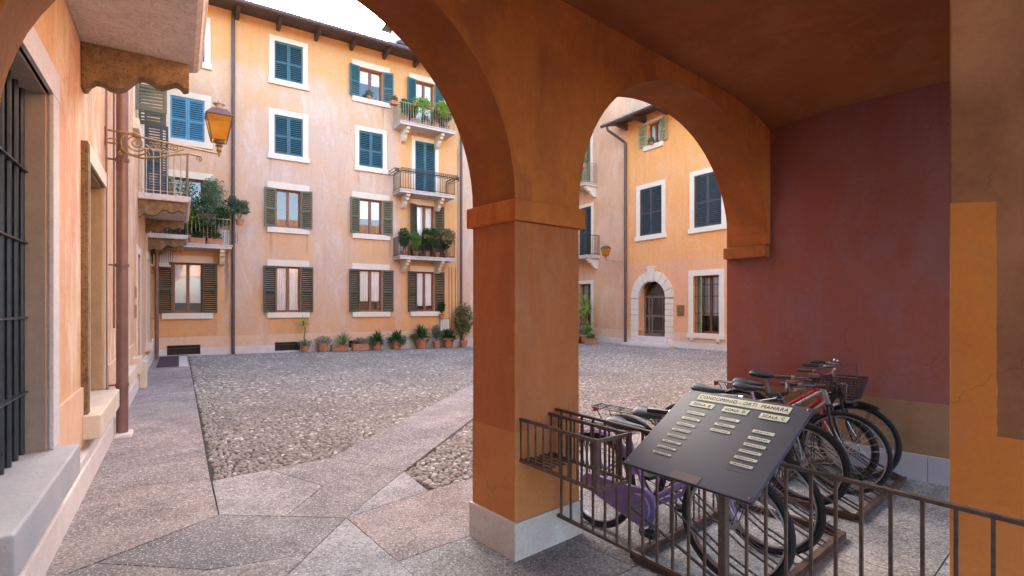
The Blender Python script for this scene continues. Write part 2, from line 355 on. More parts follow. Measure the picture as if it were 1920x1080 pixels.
def pavemat():
    k = N('marble paving'); p = k.pos()
    at = k.n('ShaderNodeAttribute'); at.attribute_name = 'rnd'; rv = at.outputs['Fac']
    k_rv = rv; c = k.ramp(rv, [(0., (.40, .315, .27)), (.3, (.29, .255, .235)), (.6, (.19, .185, .185)), (.8, (.34, .315, .28)), (1., (.43, .43, .425))])
    c2 = k.mix(k.math('MULTIPLY', k.ramp(k.noise(p, .7, 9, .68, .3), [(.45, 0.), (.62, 1.)]), .38), c, (.66, .61, .58))
    c2 = k.mix(k.math('MULTIPLY', k.ramp(k.noise(k.map(p, (1, 1, 1), (3, 8, 0)), .9, 12, .82, .2), [(.5, 0.), (.6, 1.)]), .5), c2, (.15, .13, .125))
    c2 = k.mix(k.math('MULTIPLY', k.ramp(k.noise(k.map(p, (1, 1, 1), (5, 1, 0)), 1.9, 10, .78, .3), [(.45, 0.), (.66, 1.)]), .6), c2, (.16, .145, .155))
    c2 = k.mix(k.math('MULTIPLY', k.ramp(k.noise(k.map(p, (1, 1, 1), (2, 7, 0)), 17, 6, .8), [(.5, 0.), (.6, 1.)]), .45), c2, (.12, .11, .115))
    sp = k.ramp(k.noise(p, 42, 4, .75), [(.52, 0.), (.62, 1.)]); c2 = k.mix(k.math('MULTIPLY', sp, .75), c2, (.11, .095, .10))
    sp2 = k.ramp(k.noise(k.map(p, (1, 1, 1), (9, 9, 9)), 60, 3, .7), [(.57, 0.), (.63, 1.)]); c2 = k.mix(k.math('MULTIPLY', sp2, .75), c2, (.86, .84, .83))
    cr = k.ramp(k.noise(k.map(p, (1, .6, 1), (2, 2, 2)), 1.1, 9, .7, 1.2), [(.492, 0.), (.5, 1.), (.508, 0.)]); c2 = k.mix(k.math('MULTIPLY', cr, .5), c2, (.08, .07, .07))
    k.col(c2); k.set(.75, 0, .25)
    h = k.math('ADD', k.noise(p, 34, 6, .8), k.math('MULTIPLY', k.noise(p, 7, 5, .6), .8)); k.bump(h, .8, .02); return k.m
M['pave'] = pavemat()
def cobmat():
    k = N('river cobbles'); at = k.n('ShaderNodeAttribute'); at.attribute_name = 'rnd'; p = k.pos()
    c = k.ramp(at.outputs['Fac'], [(0., (.045, .043, .038)), (.2, (.12, .116, .10)), (.45, (.235, .228, .195)), (.7, (.37, .36, .31)), (.85, (.23, .21, .19)), (1., (.80, .78, .70))])
    c = k.mix(.35, c, k.mix(k.noise(p, 60, 4, .7), (.12, .1, .09), (.65, .6, .55)))
    c = k.mix(k.math('MULTIPLY', k.ramp(k.noise(p, .45, 5, .6), [(.45, 0.), (.7, 1.)]), .5), c, (.15, .135, .12))
    k.col(c); k.set(.7, 0, .35); k.bump(k.noise(p, 70, 4), .3, .01); return k.m
M['cob'] = cobmat()
M['mortar'] = simple('dark joint earth', (.045, .038, .03), .95, 0, .4, 40, .6)

# ------------------------------------------------------------------ ground
import mathutils
def uv2ab(v, u): return to_ab(FA(v, u))
def inpoly(x, y, P):
    r = False; n = len(P); j = n-1
    for i in range(n):
        if (P[i][1] > y) != (P[j][1] > y) and x < (P[j][0]-P[i][0])*(y-P[i][1])/(P[j][1]-P[i][1])+P[i][0]: r = not r
        j = i
    return r
rg = random.Random(4)
# base sheet: one sheet reaching far beyond the court
gm = MB(); n = 60
xs = [-120, -60, -30]+[-20+i for i in range(0, 61)]+[60, 120]
for i in range(len(xs)-1):
    for j in range(len(xs)-1):
        q = [(xs[i], xs[j]), (xs[i+1], xs[j]), (xs[i+1], xs[j+1]), (xs[i], xs[j+1])]
        gm.face([(x, y, gz_w(x, y)-.035) for x, y in q])
tag(gm.build('ground', M['mortar']), kind='structure')
# paving slabs
slabs = []   # world polygons
srnd = {}
def slab_quad(P, tone=None):
    slabs.append(P)
    if tone is not None: srnd[len(slabs)-1] = tone
def A_(v, u): p = FA(v, u); return (p.x, p.y)
def C_(a, b): p = FC(a, b); return (p.x, p.y)
# left walkway beside the wall
bs = [-4, -2, -.4, 1.3, 2.5]
cuts = [4.62, 5.62, 7.05, 8.9, 10.4, 12.1, 13.9, 16.3, 18.3, 20.5]
slab_quad([C_(-.74, 3.9), A_(.84, 4.44), C_(.24, 5.5), C_(-.74, 5.75)])
cuts[0:2] = [5.62]
for i in range(len(cuts)-1):
    s = .06*((i % 3)-1)
    if i == 0: s = .13
    slab_quad([C_(-.74, cuts[i]+s), C_(.24, cuts[i]-(.12 if i == 0 else 0)), C_(.24, cuts[i+1]), C_(-.74, cuts[i+1]+.06*(((i+1) % 3)-1))])
# landing between walkway and the diagonal band, and the arcade floor
kerb = [(.95, 5.35), (2.05, 5.35)]
slab_quad([A_(.1, 4.1), A_(.84, 4.44), A_(1.56, 3.75), A_(1.15, 3.36), A_(.62, 3.55)], .6)
slab_quad([C_(-.74, 3.9), A_(.1, 4.1), A_(.62, 3.55), A_(-.45, 3.5)])
slab_quad([A_(.84, 4.44), A_(.955, 5.35), A_(1.45, 5.35), A_(1.68, 4.55), A_(1.22, 4.08)], .9)
slab_quad([A_(1.45, 5.35), A_(2.05, 5.35), A_(2.42, 4.45), A_(1.56, 3.75), A_(1.22, 4.08), A_(1.68, 4.55)], .42)
slab_quad([A_(1.56, 3.75), A_(2.42, 4.45), A_(2.33, 3.84)], .97)
slab_quad([A_(-.45, 3.5), A_(.62, 3.55), A_(1.15, 3.36), A_(.5, 2.75), A_(-.45, 2.7)])
slab_quad([A_(1.15, 3.36), A_(1.56, 3.75), A_(1.53, 2.6), A_(.5, 2.75)], 1.)
slab_quad([A_(1.56, 3.75), A_(2.33, 3.84), A_(3.1, 3.85), A_(3.1, 2.9), A_(1.535, 2.9)], .05)
# diagonal band through the cobbles
L = [(2.05, 5.35), (2.8, 5.93), (3.85, 6.75), (5.2, 7.80), (6.5, 8.82), (8.5, 10.4), (10.5, 12.0)]
Rr = [(2.42, 4.45), (3.1, 4.98), (3.9, 5.60), (4.9, 6.38), (6.2, 7.40), (8.3, 9.05), (10.5, 10.8)]
for i in range(len(L)-1): slab_quad([A_(*L[i]), A_(*Rr[i]), A_(*Rr[i+1]), A_(*L[i+1])])
# threshold row under and beyond the arches
vs = [3.1, 4.3, 5.6, 7.0]
for i in range(3): slab_quad([A_(vs[i], 2.9), A_(vs[i+1], 2.9), A_(vs[i+1], 3.85), A_(vs[i], 3.85)])
# arcade floor grid
ug = [-4.5, -3.3, -2.1, -.9, .25, .68, 1.9, 2.9]
vg = [-1.7, -.9, .35, 1.53, 2.42, 3.75, 4.9, 6.0]
for i in range(len(ug)-1):
    off = .0 if i % 2 else .18
    for j in range(len(vg)-1):
        if ug[i+1] > 2.5 and vg[j] < 1.5: continue
        a0 = vg[j]+(off if 3 < j < 7 else 0); a1 = vg[j+1]+(off if 3 <= j+0 < 6 and 3 < j+1 < 7 else 0)
        slab_quad([A_(a0, ug[i]), A_(a1, ug[i]), A_(a1, ug[i+1]), A_(a0, ug[i+1])], (1., .93, .97)[(i+j) % 3] if 3 <= j < 6 and i < 6 else None)
slab_quad([A_(-.9, 1.9), A_(.35, 1.9), A_(.5, 2.75), A_(-.45, 2.7), A_(-.9, 2.72)])
slab_quad([A_(.35, 1.9), A_(1.53, 1.9), A_(1.53, 2.6), A_(.5, 2.75)])
from mathutils.geometry import tessellate_polygon
me_v = []; me_f = []; rn = []
for si, P in enumerate(slabs):
    cx = sum(p[0] for p in P)/len(P); cy = sum(p[1] for p in P)/len(P)
    ar = sum(P[i-1][0]*P[i][1]-P[i][0]*P[i-1][1] for i in range(len(P)))
    if ar < 0: P = P[::-1]
    n = len(P); ins = []
    for i in range(n):      # inset each edge
        a, b, c = Vector(P[i-1]), Vector(P[i]), Vector(P[(i+1) % n])
        d1 = (b-a).normalized(); d2 = (c-b).normalized(); n1 = Vector((-d1.y, d1.x)); n2 = Vector((-d2.y, d2.x))
        m = (n1+n2); m = m/max(m.length_squared, .4)*2*.5
        ins.append(b+m*.0075)
    k = len(me_v); r = srnd.get(si, rg.choice((.02, .12, .22, .32, .42, .8, .86)))
    for p in ins: me_v.append((p.x, p.y, gz_w(p.x, p.y)))
    for p in ins: me_v.append((p.x, p.y, gz_w(p.x, p.y)-.04))
    me_f.append(list(range(k, k+n)))
    for i in range(n): me_f.append([k+i, k+n+i, k+n+(i+1) % n, k+(i+1) % n])
    rn += [r]*(2*n)
me = bpy.data.meshes.new('stone_paving'); me.from_pydata(me_v, [], me_f); me.update(); me.materials.append(M['pave'])
at = me.attributes.new('rnd', 'FLOAT', 'POINT'); at.data.foreach_set('value', rn)
tag(_o := bpy.data.objects.new('stone_paving', me), kind='structure'); COL.objects.link(_o)
# cobblestones
nearL = [to_ab(A_(*p)) for p in kerb]; bandP = [to_ab(A_(*p)) for p in L]+[to_ab(A_(*p)) for p in Rr[::-1]]
def cob_ok(a, b):
    if a < .27 or a > 16.95 or b > 20.42: return False
    p = FC(a, b); v = p.x*math.cos(TH)+p.y*math.sin(TH); u = -p.x*math.sin(TH)+p.y*math.cos(TH)
    if u < 3.86: return False
    if inpoly(a, b, bandP): return False
    if v < 2.07 and u < 5.37: return False
    if u < 4.44 and v < 2.34: return False
    if 2.07 <= v < 2.42 and u < 4.46 : return False
    # outside of what the two arches can show
    return True
dome = []; rings = [(1., 0.), (.86, .55), (.5, .9)]
for (rr_, zz) in rings:
    for k in range(7): dome.append((rr_*math.cos(2*math.pi*k/7), rr_*math.sin(2*math.pi*k/7), zz))
dome.append((0, 0, 1.)); dome = np.array(dome); nd = len(dome)
df = []
for i in range(2):
    for k in range(7): df.append([i*7+k, i*7+(k+1) % 7, (i+1)*7+(k+1) % 7, (i+1)*7+k])
dt = [[14+k, 14+(k+1) % 7, 21] for k in range(7)]
st = []
b = 3.6; row = 0
while b < 20.4:
    big = 1.0 if b < 9.5 else 1.3
    da = .057*big; db = .039*big
    a = .28+(row % 2)*da/2+rg.uniform(-.01, .01)
    while a < 16.95:
        edge = a < .62
        aa = a+rg.uniform(-.017, .017); bb = b+rg.uniform(-.014, .014)
        if cob_ok(aa, bb):
            st.append((aa, bb, da*.5*rg.uniform(.85, 1.4), db*.5*rg.uniform(.9, 1.3), rg.gauss(0, .45)+(1.5 if a < .5 else 0), rg.uniform(.014, .024), min(1, max(0, rg.gauss(.48, .27)))))
        a += da
    b += db; row += 1
st = np.array(st); ns = len(st); ang = st[:, 4]+PH
lx = dome[None, :, 0]*st[:, 2:3]*(1+.18*np.sin(3*np.arange(nd))[None, :]); ly = dome[None, :, 1]*st[:, 3:4]
ca, sa = np.cos(ang)[:, None], np.sin(ang)[:, None]
cxw = st[:, 0]*math.cos(PH)-st[:, 1]*math.sin(PH); cyw = st[:, 0]*math.sin(PH)+st[:, 1]*math.cos(PH)
gzz = np.array([gz(a_, b_) for a_, b_ in st[:, :2]])
V = np.stack([lx*ca-ly*sa+cxw[:, None], lx*sa+ly*ca+cyw[:, None], gzz[:, None]-.036+dome[None, :, 2]*st[:, 5:6]+0*lx], -1).reshape(-1, 3)
base = (np.arange(ns)*nd)[:, None, None]
q = (base+np.array(df)[None]).reshape(-1, 4); t3 = (base+np.array(dt)[None]).reshape(-1, 3)
me = bpy.data.meshes.new('cobblestones'); me.vertices.add(len(V)); me.vertices.foreach_set('co', V.astype(np.float32).ravel())
loops = np.concatenate([q.ravel(), t3.ravel()]); me.loops.add(len(loops)); me.loops.foreach_set('vertex_index', loops.astype(np.int32))
nf = len(q)+len(t3); me.polygons.add(nf)
starts = np.concatenate([np.arange(len(q))*4, len(q)*4+np.arange(len(t3))*3]); me.polygons.foreach_set('loop_start', starts.astype(np.int32))
me.polygons.foreach_set('use_smooth', np.ones(nf, bool)); me.update(calc_edges=True)
at = me.attributes.new('rnd', 'FLOAT', 'POINT'); at.data.foreach_set('value', np.repeat(st[:, 6], nd).astype(np.float32))
me.materials.append(M['cob']); o = bpy.data.objects.new('cobblestones', me); COL.objects.link(o)
tag(o, 'bed of small rounded river cobbles paving the courtyard', 'cobblestones', kind='stuff')
print('cobbles', ns)

# ------------------------------------------------------------------ wall builder
def wall_grid(mb, x0, x1, z0, z1, holes, depth, zb=None):
    """front face at y=0 (outward = +y in the W frame), holes=(x0,x1,z0,z1), reveals going to y=-depth"""
    X = sorted(set([x0, x1]+[h[0] for h in holes]+[h[1] for h in holes])); Z = sorted(set([z0, z1]+[h[2] for h in holes]+[h[3] for h in holes]))
    X = [x for x in X if x0 <= x <= x1]; Z = [z for z in Z if z0 <= z <= z1]
    for i in range(len(X)-1):
        for j in range(len(Z)-1):
            cx, cz = (X[i]+X[i+1])/2, (Z[j]+Z[j+1])/2
            if any(h[0] < cx < h[1] and h[2] < cz < h[3] for h in holes): continue
            mb.face([(X[i], 0, Z[j]), (X[i+1], 0, Z[j]), (X[i+1], 0, Z[j+1]), (X[i], 0, Z[j+1])])
    for h in holes:
        a, b_, c, d = h[:4]; D = -(h[4] if len(h) > 4 else depth)
        mb.face([(a, 0, c), (a, D, c), (a, D, d), (a, 0, d)]); mb.face([(b_, 0, c), (b_, 0, d), (b_, D, d), (b_, D, c)])
        mb.face([(a, 0, d), (a, D, d), (b_, D, d), (b_, 0, d)]); mb.face([(a, 0, c), (b_, 0, c), (b_, D, c), (a, D, c)])
    return mb
def WF(origin):   # facade facing -b : x=a , y_out=-b
    return Matrix(((1, 0, 0, -origin[0]), (0, -1, 0, FB-origin[1]), (0, 0, 1, -origin[2]), (0, 0, 0, 1)))
def WR(origin):   # right wall facing -a : x=-b
    return Matrix(((0, -1, 0, RA-origin[0]), (-1, 0, 0, -origin[1]), (0, 0, 1, -origin[2]), (0, 0, 0, 1)))
def WL(origin):   # left wall facing +a : x=+b
    return Matrix(((0, 1, 0, LA-origin[0]), (1, 0, 0, -origin[1]), (0, 0, 1, -origin[2]), (0, 0, 0, 1)))
FB = 20.5; RA = 17.0; LA = -.75

def shutter_leaf(T, mat, parent, w, h, ang=0, x=0, y=0, z=0, hinge=1, name='shutter'):
    """leaf hinged at (x,y) running hinge*w along x, swung by ang"""
    Mx = T @ Matrix.Translation((x, y, z)) @ Matrix.Rotation(ang, 4, 'Z')
    m = MB(Mx); s = hinge; t = .04; fr = .055
    def bx(a, b_, z0, z1, y0=0, y1=t): m.box(min(a*s, b_*s), max(a*s, b_*s), y0, y1, z0, z1)
    bx(0, fr, 0, h); bx(w-fr, w, 0, h); bx(fr, w-fr, 0, .08); bx(fr, w-fr, h-.07, h); mid = h*.47
    bx(fr, w-fr, mid-.03, mid+.03)
    for (a, b_) in ((.08, mid-.03), (mid+.03, h-.07)):
        k = max(2, int((b_-a)/.068)); st_ = (b_-a)/k
        for i in range(k):
            zc = a+st_*(i+.5)
            P = [(fr, .002, zc+.024), (w-fr, .002, zc+.024), (w-fr, t-.001, zc-.020), (fr, t-.001, zc-.020)]
            P = [(p[0]*s, p[1], p[2]) for p in P]; Q = [(p[0], p[1], p[2]+.007) for p in P]
            i0 = [m.vert(p) for p in P]; i1 = [m.vert(p) for p in Q]
            m.f += [i0[::-1], i1, [i0[0], i0[1], i1[1], i1[0]], [i0[2], i0[3], i1[3], i1[2]]]
    
    return m.build(name, mat, parent)
def leaf_pair_closed(T, mat, parent, x0, x1, z0, z1, y=-.05):
    w = (x1-x0)/2-.004
    shutter_leaf(T, mat, parent, w, z1-z0, 0, x0, y, z0, 1); shutter_leaf(T, mat, parent, w, z1-z0, 0, x1, y, z0, -1)
def window(root, T, x0, x1, z0, z1, style, mat, surround='lintel', sill=True, shw=.42, angL=8, angR=8, curtain=.8, wood='wood', stonemat='cream', depth=.16, name='window', blind=None, fw=.2):
    """style: closed / open ; T maps (x, y_out, z)"""
    w = MB(T); y1 = -depth
    f = .06
    if style == 'closed':
        w.box(x0, x1, y1-.03, y1, z0, z1)
    else:
        w.box(x0, x0+f, y1-.06, y1, z0, z1); w.box(x1-f, x1, y1-.06, y1, z0, z1)
        w.box(x0+f, x1-f, y1-.06, y1, z0, z0+.08); w.box(x0+f, x1-f, y1-.06, y1, z1-f, z1)
        c = (x0+x1)/2; w.box(c-.045, c+.045, y1-.07, y1+.012, z0+.08, z1-f)
    wo = w.build(name, M[wood] if style != 'closed' else M['dark'], root)
    if style != 'closed':
        c = (x0+x1)/2; g = MB(T); g.face([(x0+f, y1-.03, z0+.08), (x1-f, y1-.03, z0+.08), (x1-f, y1-.03, z1-f), (x0+f, y1-.03, z1-f)]); g.build('glass_pane', M['glass'], wo)
        cm = MB(T); zb = z0+(z1-z0)*(1-curtain)
        for (a, b_) in ((x0+f, c-.05), (c+.05, x1-f)):
            n = 14
            for i in range(n):
                xa, xb = a+(b_-a)*i/n, a+(b_-a)*(i+1)/n
                ya, yb = y1-.07-.016*math.sin(i*2.3), y1-.07-.016*math.sin((i+1)*2.3)
                if blind is not None: ya = yb = y1-.065
                cm.face([(xa, ya, zb), (xb, yb, zb), (xb, yb, z1), (xa, ya, z1)])
        if curtain > 0: cm.build('curtain', M['curtain'], wo, True)
        dk = MB(T); dk.face([(x0-.02, y1-.6, z0-.02), (x1+.02, y1-.6, z0-.02), (x1+.02, y1-.6, z1+.02), (x0-.02, y1-.6, z1+.02)])
        dk.face([(x0-.01, y1-.06, z0), (x0-.01, y1-.6, z0), (x0-.01, y1-.6, z1), (x0-.01, y1-.06, z1)]); dk.face([(x1+.01, y1-.06, z0), (x1+.01, y1-.6, z0), (x1+.01, y1-.6, z1), (x1+.01, y1-.06, z1)])
        dk.build('dark_room_backing', M['dark'], wo)  # near-black faces stand in for the unlit room behind the glass
        if mat:
            shutter_leaf(T, M[mat], wo, shw, z1-z0, R(180-angL), x0, .055, z0, 1)
            shutter_leaf(T, M[mat], wo, shw, z1-z0, R(-(180-angR)), x1, .055, z0, -1)
    else:
        leaf_pair_closed(T, M[mat], wo, x0, x1, z0, z1)
    s = MB(T)
    if surround == 'lintel': s.box(x0-.3, x1+.3, 0, .025, z1+.004, z1+.24)
    elif surround == 'full':
        s.box(x0-fw, x0, 0, .03, z0, z1); s.box(x1, x1+fw, 0, .03, z0, z1); s.box(x0-fw, x1+fw, 0, .032, z1, z1+fw)
    if s.v: s.build('surround', M[stonemat], wo, bevel=.004)
    if sill: MB(T).box(x0-.3 if surround != 'full' else x0-fw-.04, x1+.3 if surround != 'full' else x1+fw+.04, -.1, .09, z0-.2, z0-.001).build('sill', M[stonemat], wo, bevel=.006)
    return wo
def railing(T, pts, z0, h, mat, parent, sp=.11, r=.009, name='railing', top=.016, closedend=True):
    m = MB(T)
    for i in range(len(pts)-1):
        a, b_ = Vector(pts[i]), Vector(pts[i+1]); L_ = (b_-a).length; k = max(1, int(round(L_/sp)))
        for j in range(k+1):
            p = a+(b_-a)*j/k; rr = r*1.7 if j in (0, k) else r
            m.tube([(p.x, p.y, z0), (p.x, p.y, z0+h)], rr, 5)
        m.tube([(a.x, a.y, z0+h), (b_.x, b_.y, z0+h)], top, 6); m.tube([(a.x, a.y, z0+.07), (b_.x, b_.y, z0+.07)], .01, 5)
    return m.build(name, mat, parent)
def console(T, x, w, y1, z1, h, mat, parent):
    prof = [(0, z1), (y1, z1), (y1, z1-.1), (y1-.1, z1-.13), (y1-.14, z1-.22), (y1-.3, z1-.24), (y1-.36, z1-.36), (y1-.5, z1-h+.02), (0, z1-h)]
    prof = [(max(0, p[0]), p[1]) for p in prof]
    m = MB(T); m.prism(prof, lambda p, q: (x-w/2, p, q), lambda p, q: (x+w/2, p, q)); return m.build('bracket', mat, parent, bevel=.006)
def balcony(root, T, x0, x1, ztop, proj=.85, h=.77, railmat='ltiron', brackets=(), slabmat='slab', kink=None, th=.14):
    s = MB(T); s.box(x0, x1, 0, proj, ztop-th, ztop); s.box(x0-.03, x1+.03, 0, proj+.03, ztop-.045, ztop-.0)
    b_ = s.build('balcony', M[slabmat], root, bevel=.008)
    railing(T, [(x0+.03, .03), (x0+.03, proj-.04), (x1-.03, proj-.04), (x1-.03, .03)], ztop, h, M[railmat], b_)
    for x in brackets: console(T, x, .15, proj-.12, ztop-th-.001, .5, M['cream'], b_)
    return b_
def downpipe(parent, T, x, y, z0, z1, r, mat='pipe', bands=(2, 5, 8), name='downpipe', extra=None):
    m = MB(T); P = [(x, y, z1), (x, y, z0)]
    if extra: P = extra+P
    m.tube(P, r, 12)
    for z in bands:
        if z0 < z < z1: m.tube([(x, y, z-.02), (x, y, z+.02)], r*1.15, 12); m.box(x-.012, x+.012, -.0, y, z-.01, z+.01)
    return m.build(name, M[mat], parent, True)

# ------------------------------------------------------------------ far building
FO = (-.75, FB, -.1)
far = empty('apartment_building', FC(*FO), PH)
tag(far, 'four storey pink and orange plastered building across the back of the courtyard', 'building')
T = WF(FO)
rows = dict(A=(-.19, .67), B=(2.97, 3.83), C=(6.04, 6.98), D=(8.47, 9.30))
holes = []
for c, (a, b_) in rows.items():
    holes.append((a, b_, 1.35, 3.05, .76))
    holes.append((a, b_, 4.48 if c != 'D' and c != 'A' else 3.62, 5.9, .76))
    if c == 'D': holes.append((8.40, 9.32, 6.30, 8.62)); holes.append((8.43, 9.28, 9.05, 11.2, .76))
    elif c == 'C': holes.append((6.02, 6.99, 7.19, 8.62)); holes.append((6.04, 6.99, 9.93, 11.16, .76))
    else:
        k = 2.92 if c == 'B' else -.26
        holes.append((k, k+.98, 7.18, 8.62)); holes.append((k, k+.98, 9.92, 11.33))
vents = [(-.35, .60, -.06, .27), (2.93, 3.80, -.07, .25), (5.6, 6.0, -.06, .22), (8.5, 8.92, -.05, .23)]
zT = 12.0
m = MB(T); wall_grid(m, -.76, 17.02, .52, zT, holes, .2); m.face([(-.76, -9, 0), (17, -9, 0), (17, -9, zT), (-.76, -9, zT)])
m.build('wall', M['facade'], far)
m = MB(T); wall_grid(m, -.76, 17.02, .05, .52, [(v[0], v[1], .05, v[3]) for v in vents], .15)
m.box(-.76, 17, -.001, .02, .49, .53) if False else None
m.T = T @ Matrix.Translation((0, .018, 0)); m2 = MB(T @ Matrix.Translation((0, .018, 0)))
wall_grid(m2, -.74, 16.98, .16, .54, [(v[0], v[1], .16, v[3]) for v in vents], .1); m2.face([(-.74, 0, .54), (16.98, 0, .54), (16.98, -.018, .54), (-.74, -.018, .54)])
m2.build('base_band', M['band'], far)
m2 = MB(T @ Matrix.Translation((0, .035, 0)))
wall_grid(m2, -.74, 16.98, -.5, .16, [(v[0], v[1], v[2], .161) for v in vents], .12); m2.face([(-.74, 0, .161), (16.98, 0, .161), (16.98, -.03, .161), (-.74, -.03, .161)])
m2.build('plinth', M['wplinth'], far)
for v in vents:
    m = MB(T); m.box(v[0], v[1], -.13, -.11, v[2], v[3])
    k = int((v[3]-v[2])/.055)
    for i in range(k): z = v[2]+.03+i*.055; m.box(v[0]+.02, v[1]-.02, -.1, -.06, z, z+.02)
    m.box(v[0], v[0]+.025, -.11, .01, v[2], v[3]); m.box(v[1]-.025, v[1], -.11, .01, v[2], v[3]); m.box(v[0]+.025, v[1]-.025, -.11, .01, v[3]-.025, v[3])
    m.build('vent_grille', M['vent'], far)
for (a, b_, z0, z1) in ((2.69, 4.12, .56, 1.15), (5.98, 7.52, .56, 1.15), (8.1, 9.72, .56, 1.15), (-.6, 1.1, .56, 1.13)):
    MB(T).box(a, b_, -.01, .005, z0, z1).build('painted_panel', M['panel'], far)
# windows by column: ground floor
for c, sh, cu, bl in (('A', 'dkgreen', .8, 1), ('B', 'dkgreen', 1., None), ('C', 'dkgreen', 0.75, None), ('D', 'dkgreen', .86, 1)):
    a, b_ = rows[c]; window(far, T, a, b_, 1.35, 3.05, 'open', sh, 'lintel', True, .43, rg.uniform(6, 14), rg.uniform(6, 14), cu, blind=bl)
for c in 'BC':
    a, b_ = rows[c]; window(far, T, a, b_, 4.48, 5.9, 'open', 'olive', 'lintel', True, .40, 16, 20, 0 if c == 'B' else .55)
a, b_ = rows['D']; window(far, T, a, b_, 3.62, 5.9, 'open', 'dkgreen', 'lintel', False, .40, 30, 30, .6)
a, b_ = rows['A']; window(far, T, a, b_, 3.62, 5.9, 'open', 'olive', 'lintel', False, .42, 12, 12, 0)
window(far, T, 2.92, 3.90, 7.18, 8.62, 'closed', 'teal', 'full'); window(far, T, 2.92, 3.90, 9.92, 11.33, 'closed', 'teal', 'full', fw=.18)
window(far, T, -.26, .72, 7.18, 8.62, 'closed', 'blue', 'full'); window(far, T, -.26, .72, 9.92, 11.33, 'closed', 'teal', 'full', fw=.18)
window(far, T, 6.02, 6.99, 7.19, 8.62, 'closed', 'teal', 'full', fw=.17); window(far, T, 8.40, 9.32, 6.30, 8.62, 'closed', 'teal', 'full', False, fw=.17)
window(far, T, 6.04, 6.99, 9.93, 11.16, 'open', 'teal', 'lintel', True, .42, 12, 12, .45)
window(far, T, 8.43, 9.28, 9.05, 11.2, 'open', 'teal', 'lintel', False, .42, 14, 14, .8)
for zt, dk in ((9.05, 'ltiron'), (6.30, 'dkiron'), (3.62, 'dkiron')):
    balcony(far, T, 7.42, 9.88, zt, .85, .76, dk, (7.82, 9.36))
balcony(far, T, -.70, 1.48, 3.64, .85, .86, 'ltiron', (1.22,))
# empty flower box holders on the middle balcony
m = MB(T)
for (x0, x1, y0, y1) in ((7.42, 9.9, .86, 1.03), (7.2, 7.40, .1, .84), (9.9, 10.08, .1, .84)):
    for z in (6.97, 7.1):
        m.tube([(x0, y0, z), (x1, y0, z), (x1, y1, z), (x0, y1, z)], .012, 5, True)
    n = int((x1-x0+y1-y0)/.1)
    for i in range(n): x = x0+(x1-x0)*i/n; m.tube([(x, y1, 6.97), (x, y1, 7.1)], .009, 4)
m.build('flower_box_holder', M['dkiron'], far)
# pipes
downpipe(far, T, 1.58, .1, -.12, 11.9, .055, 'gutter', (1.2, 4, 7, 10)); downpipe(far, T, 10.55, .1, -.2, 11.9, .05, 'gutter', (1.2, 4, 7, 10))
for x in (9.98, 10.12, 10.3, 10.42): MB(T).tube([(x, .03, .6), (x, .03, 3.3 if x < 10.4 else 8.6)], .012, 5).build('conduit', M['pipe'], far)
m = MB(T)
# stain mark below the left balcony outlet is in the wall wear; eaves
roof = MB(T)
ov = .85
prof = [(ov, zT-.02), (ov, zT+.05), (-9, zT+3.1), (-9, zT+3.0), (0, zT+.02)]
roof.prism([(ov, zT-.10), (ov, zT-.02), (-5, zT+2.0), (-9, zT+.4), (-9, zT+.2), (0, zT-.02)], lambda p, q: (-1.6, p, q), lambda p, q: (17.9, p, q))
ro = roof.build('roof', M['eave'], far)
m = MB(T)
nt_ = 96
for i in range(nt_):   # rounded tile ends along the eave
    x = -1.6+19.5*(i+.5)/nt_
    P = []; k = 6
    for j in range(k+1): t = math.pi*j/k; P.append((x+.09*math.cos(t), .035*math.sin(t)-.01))
    for j in range(k):
        (xa, za), (xb, zb_) = P[j], P[j+1]
        for (ya, zya, yb, zyb) in ((ov+.06, zT-.01, -5, zT+2.03),):
            m.face([(xa, ya, zya+za), (xb, ya, zya+zb_), (xb, yb, zyb+zb_), (xa, yb, zyb+za)])
    m.face([(p[0], ov+.06, zT-.01+p[1]) for p in P])
m.build('roof_tiles', M['tiledk'], ro)
for i in range(14):
    x = -.95+1.33*i; m = MB(T)
    m.prism([(0, zT-.30), (ov-.25, zT-.22), (ov-.12, zT-.16), (ov-.1, zT-.08), (0, zT-.04)], lambda p, q: (x-.06, p, q), lambda p, q: (x+.06, p, q))
    m.build('rafter', M['eave'], ro)
m = MB(T); m.tube([(-1.6, ov+.07, zT-.07), (17.9, ov+.07, zT-.07)], .085, 10); m.build('gutter', M['gutter'], ro, True)
# chimneys
def chimney(x, y, z0, z1, w, capw, name='chimney'):
    m = MB(T); m.box(x-w, x+w, y-w, y+w, z0, z1)
    c = m.build('chimney', M['wplinth'], ro); m = MB(T)
    m.box(x-capw, x+capw, y-capw, y+capw, z1+.25, z1+.31); m.prism([(x-capw, z1+.31), (x+capw, z1+.31), (x, z1+.55)], lambda p, q: (p, y-capw, q), lambda p, q: (p, y+capw, q))
    for sx in (-1, 1):
        for sy in (-1, 1): m.box(x+sx*w*.8-.05, x+sx*w*.8+.05, y+sy*w*.8-.05, y+sy*w*.8+.05, z1, z1+.25)
    return m.build('chimney_cap', M['tiledk'], ro)
chimney(8.45, -1.6, 12.2, 12.95, .3, .42); chimney(8.95, -3.6, 13.0, 14.9, .32, .62)

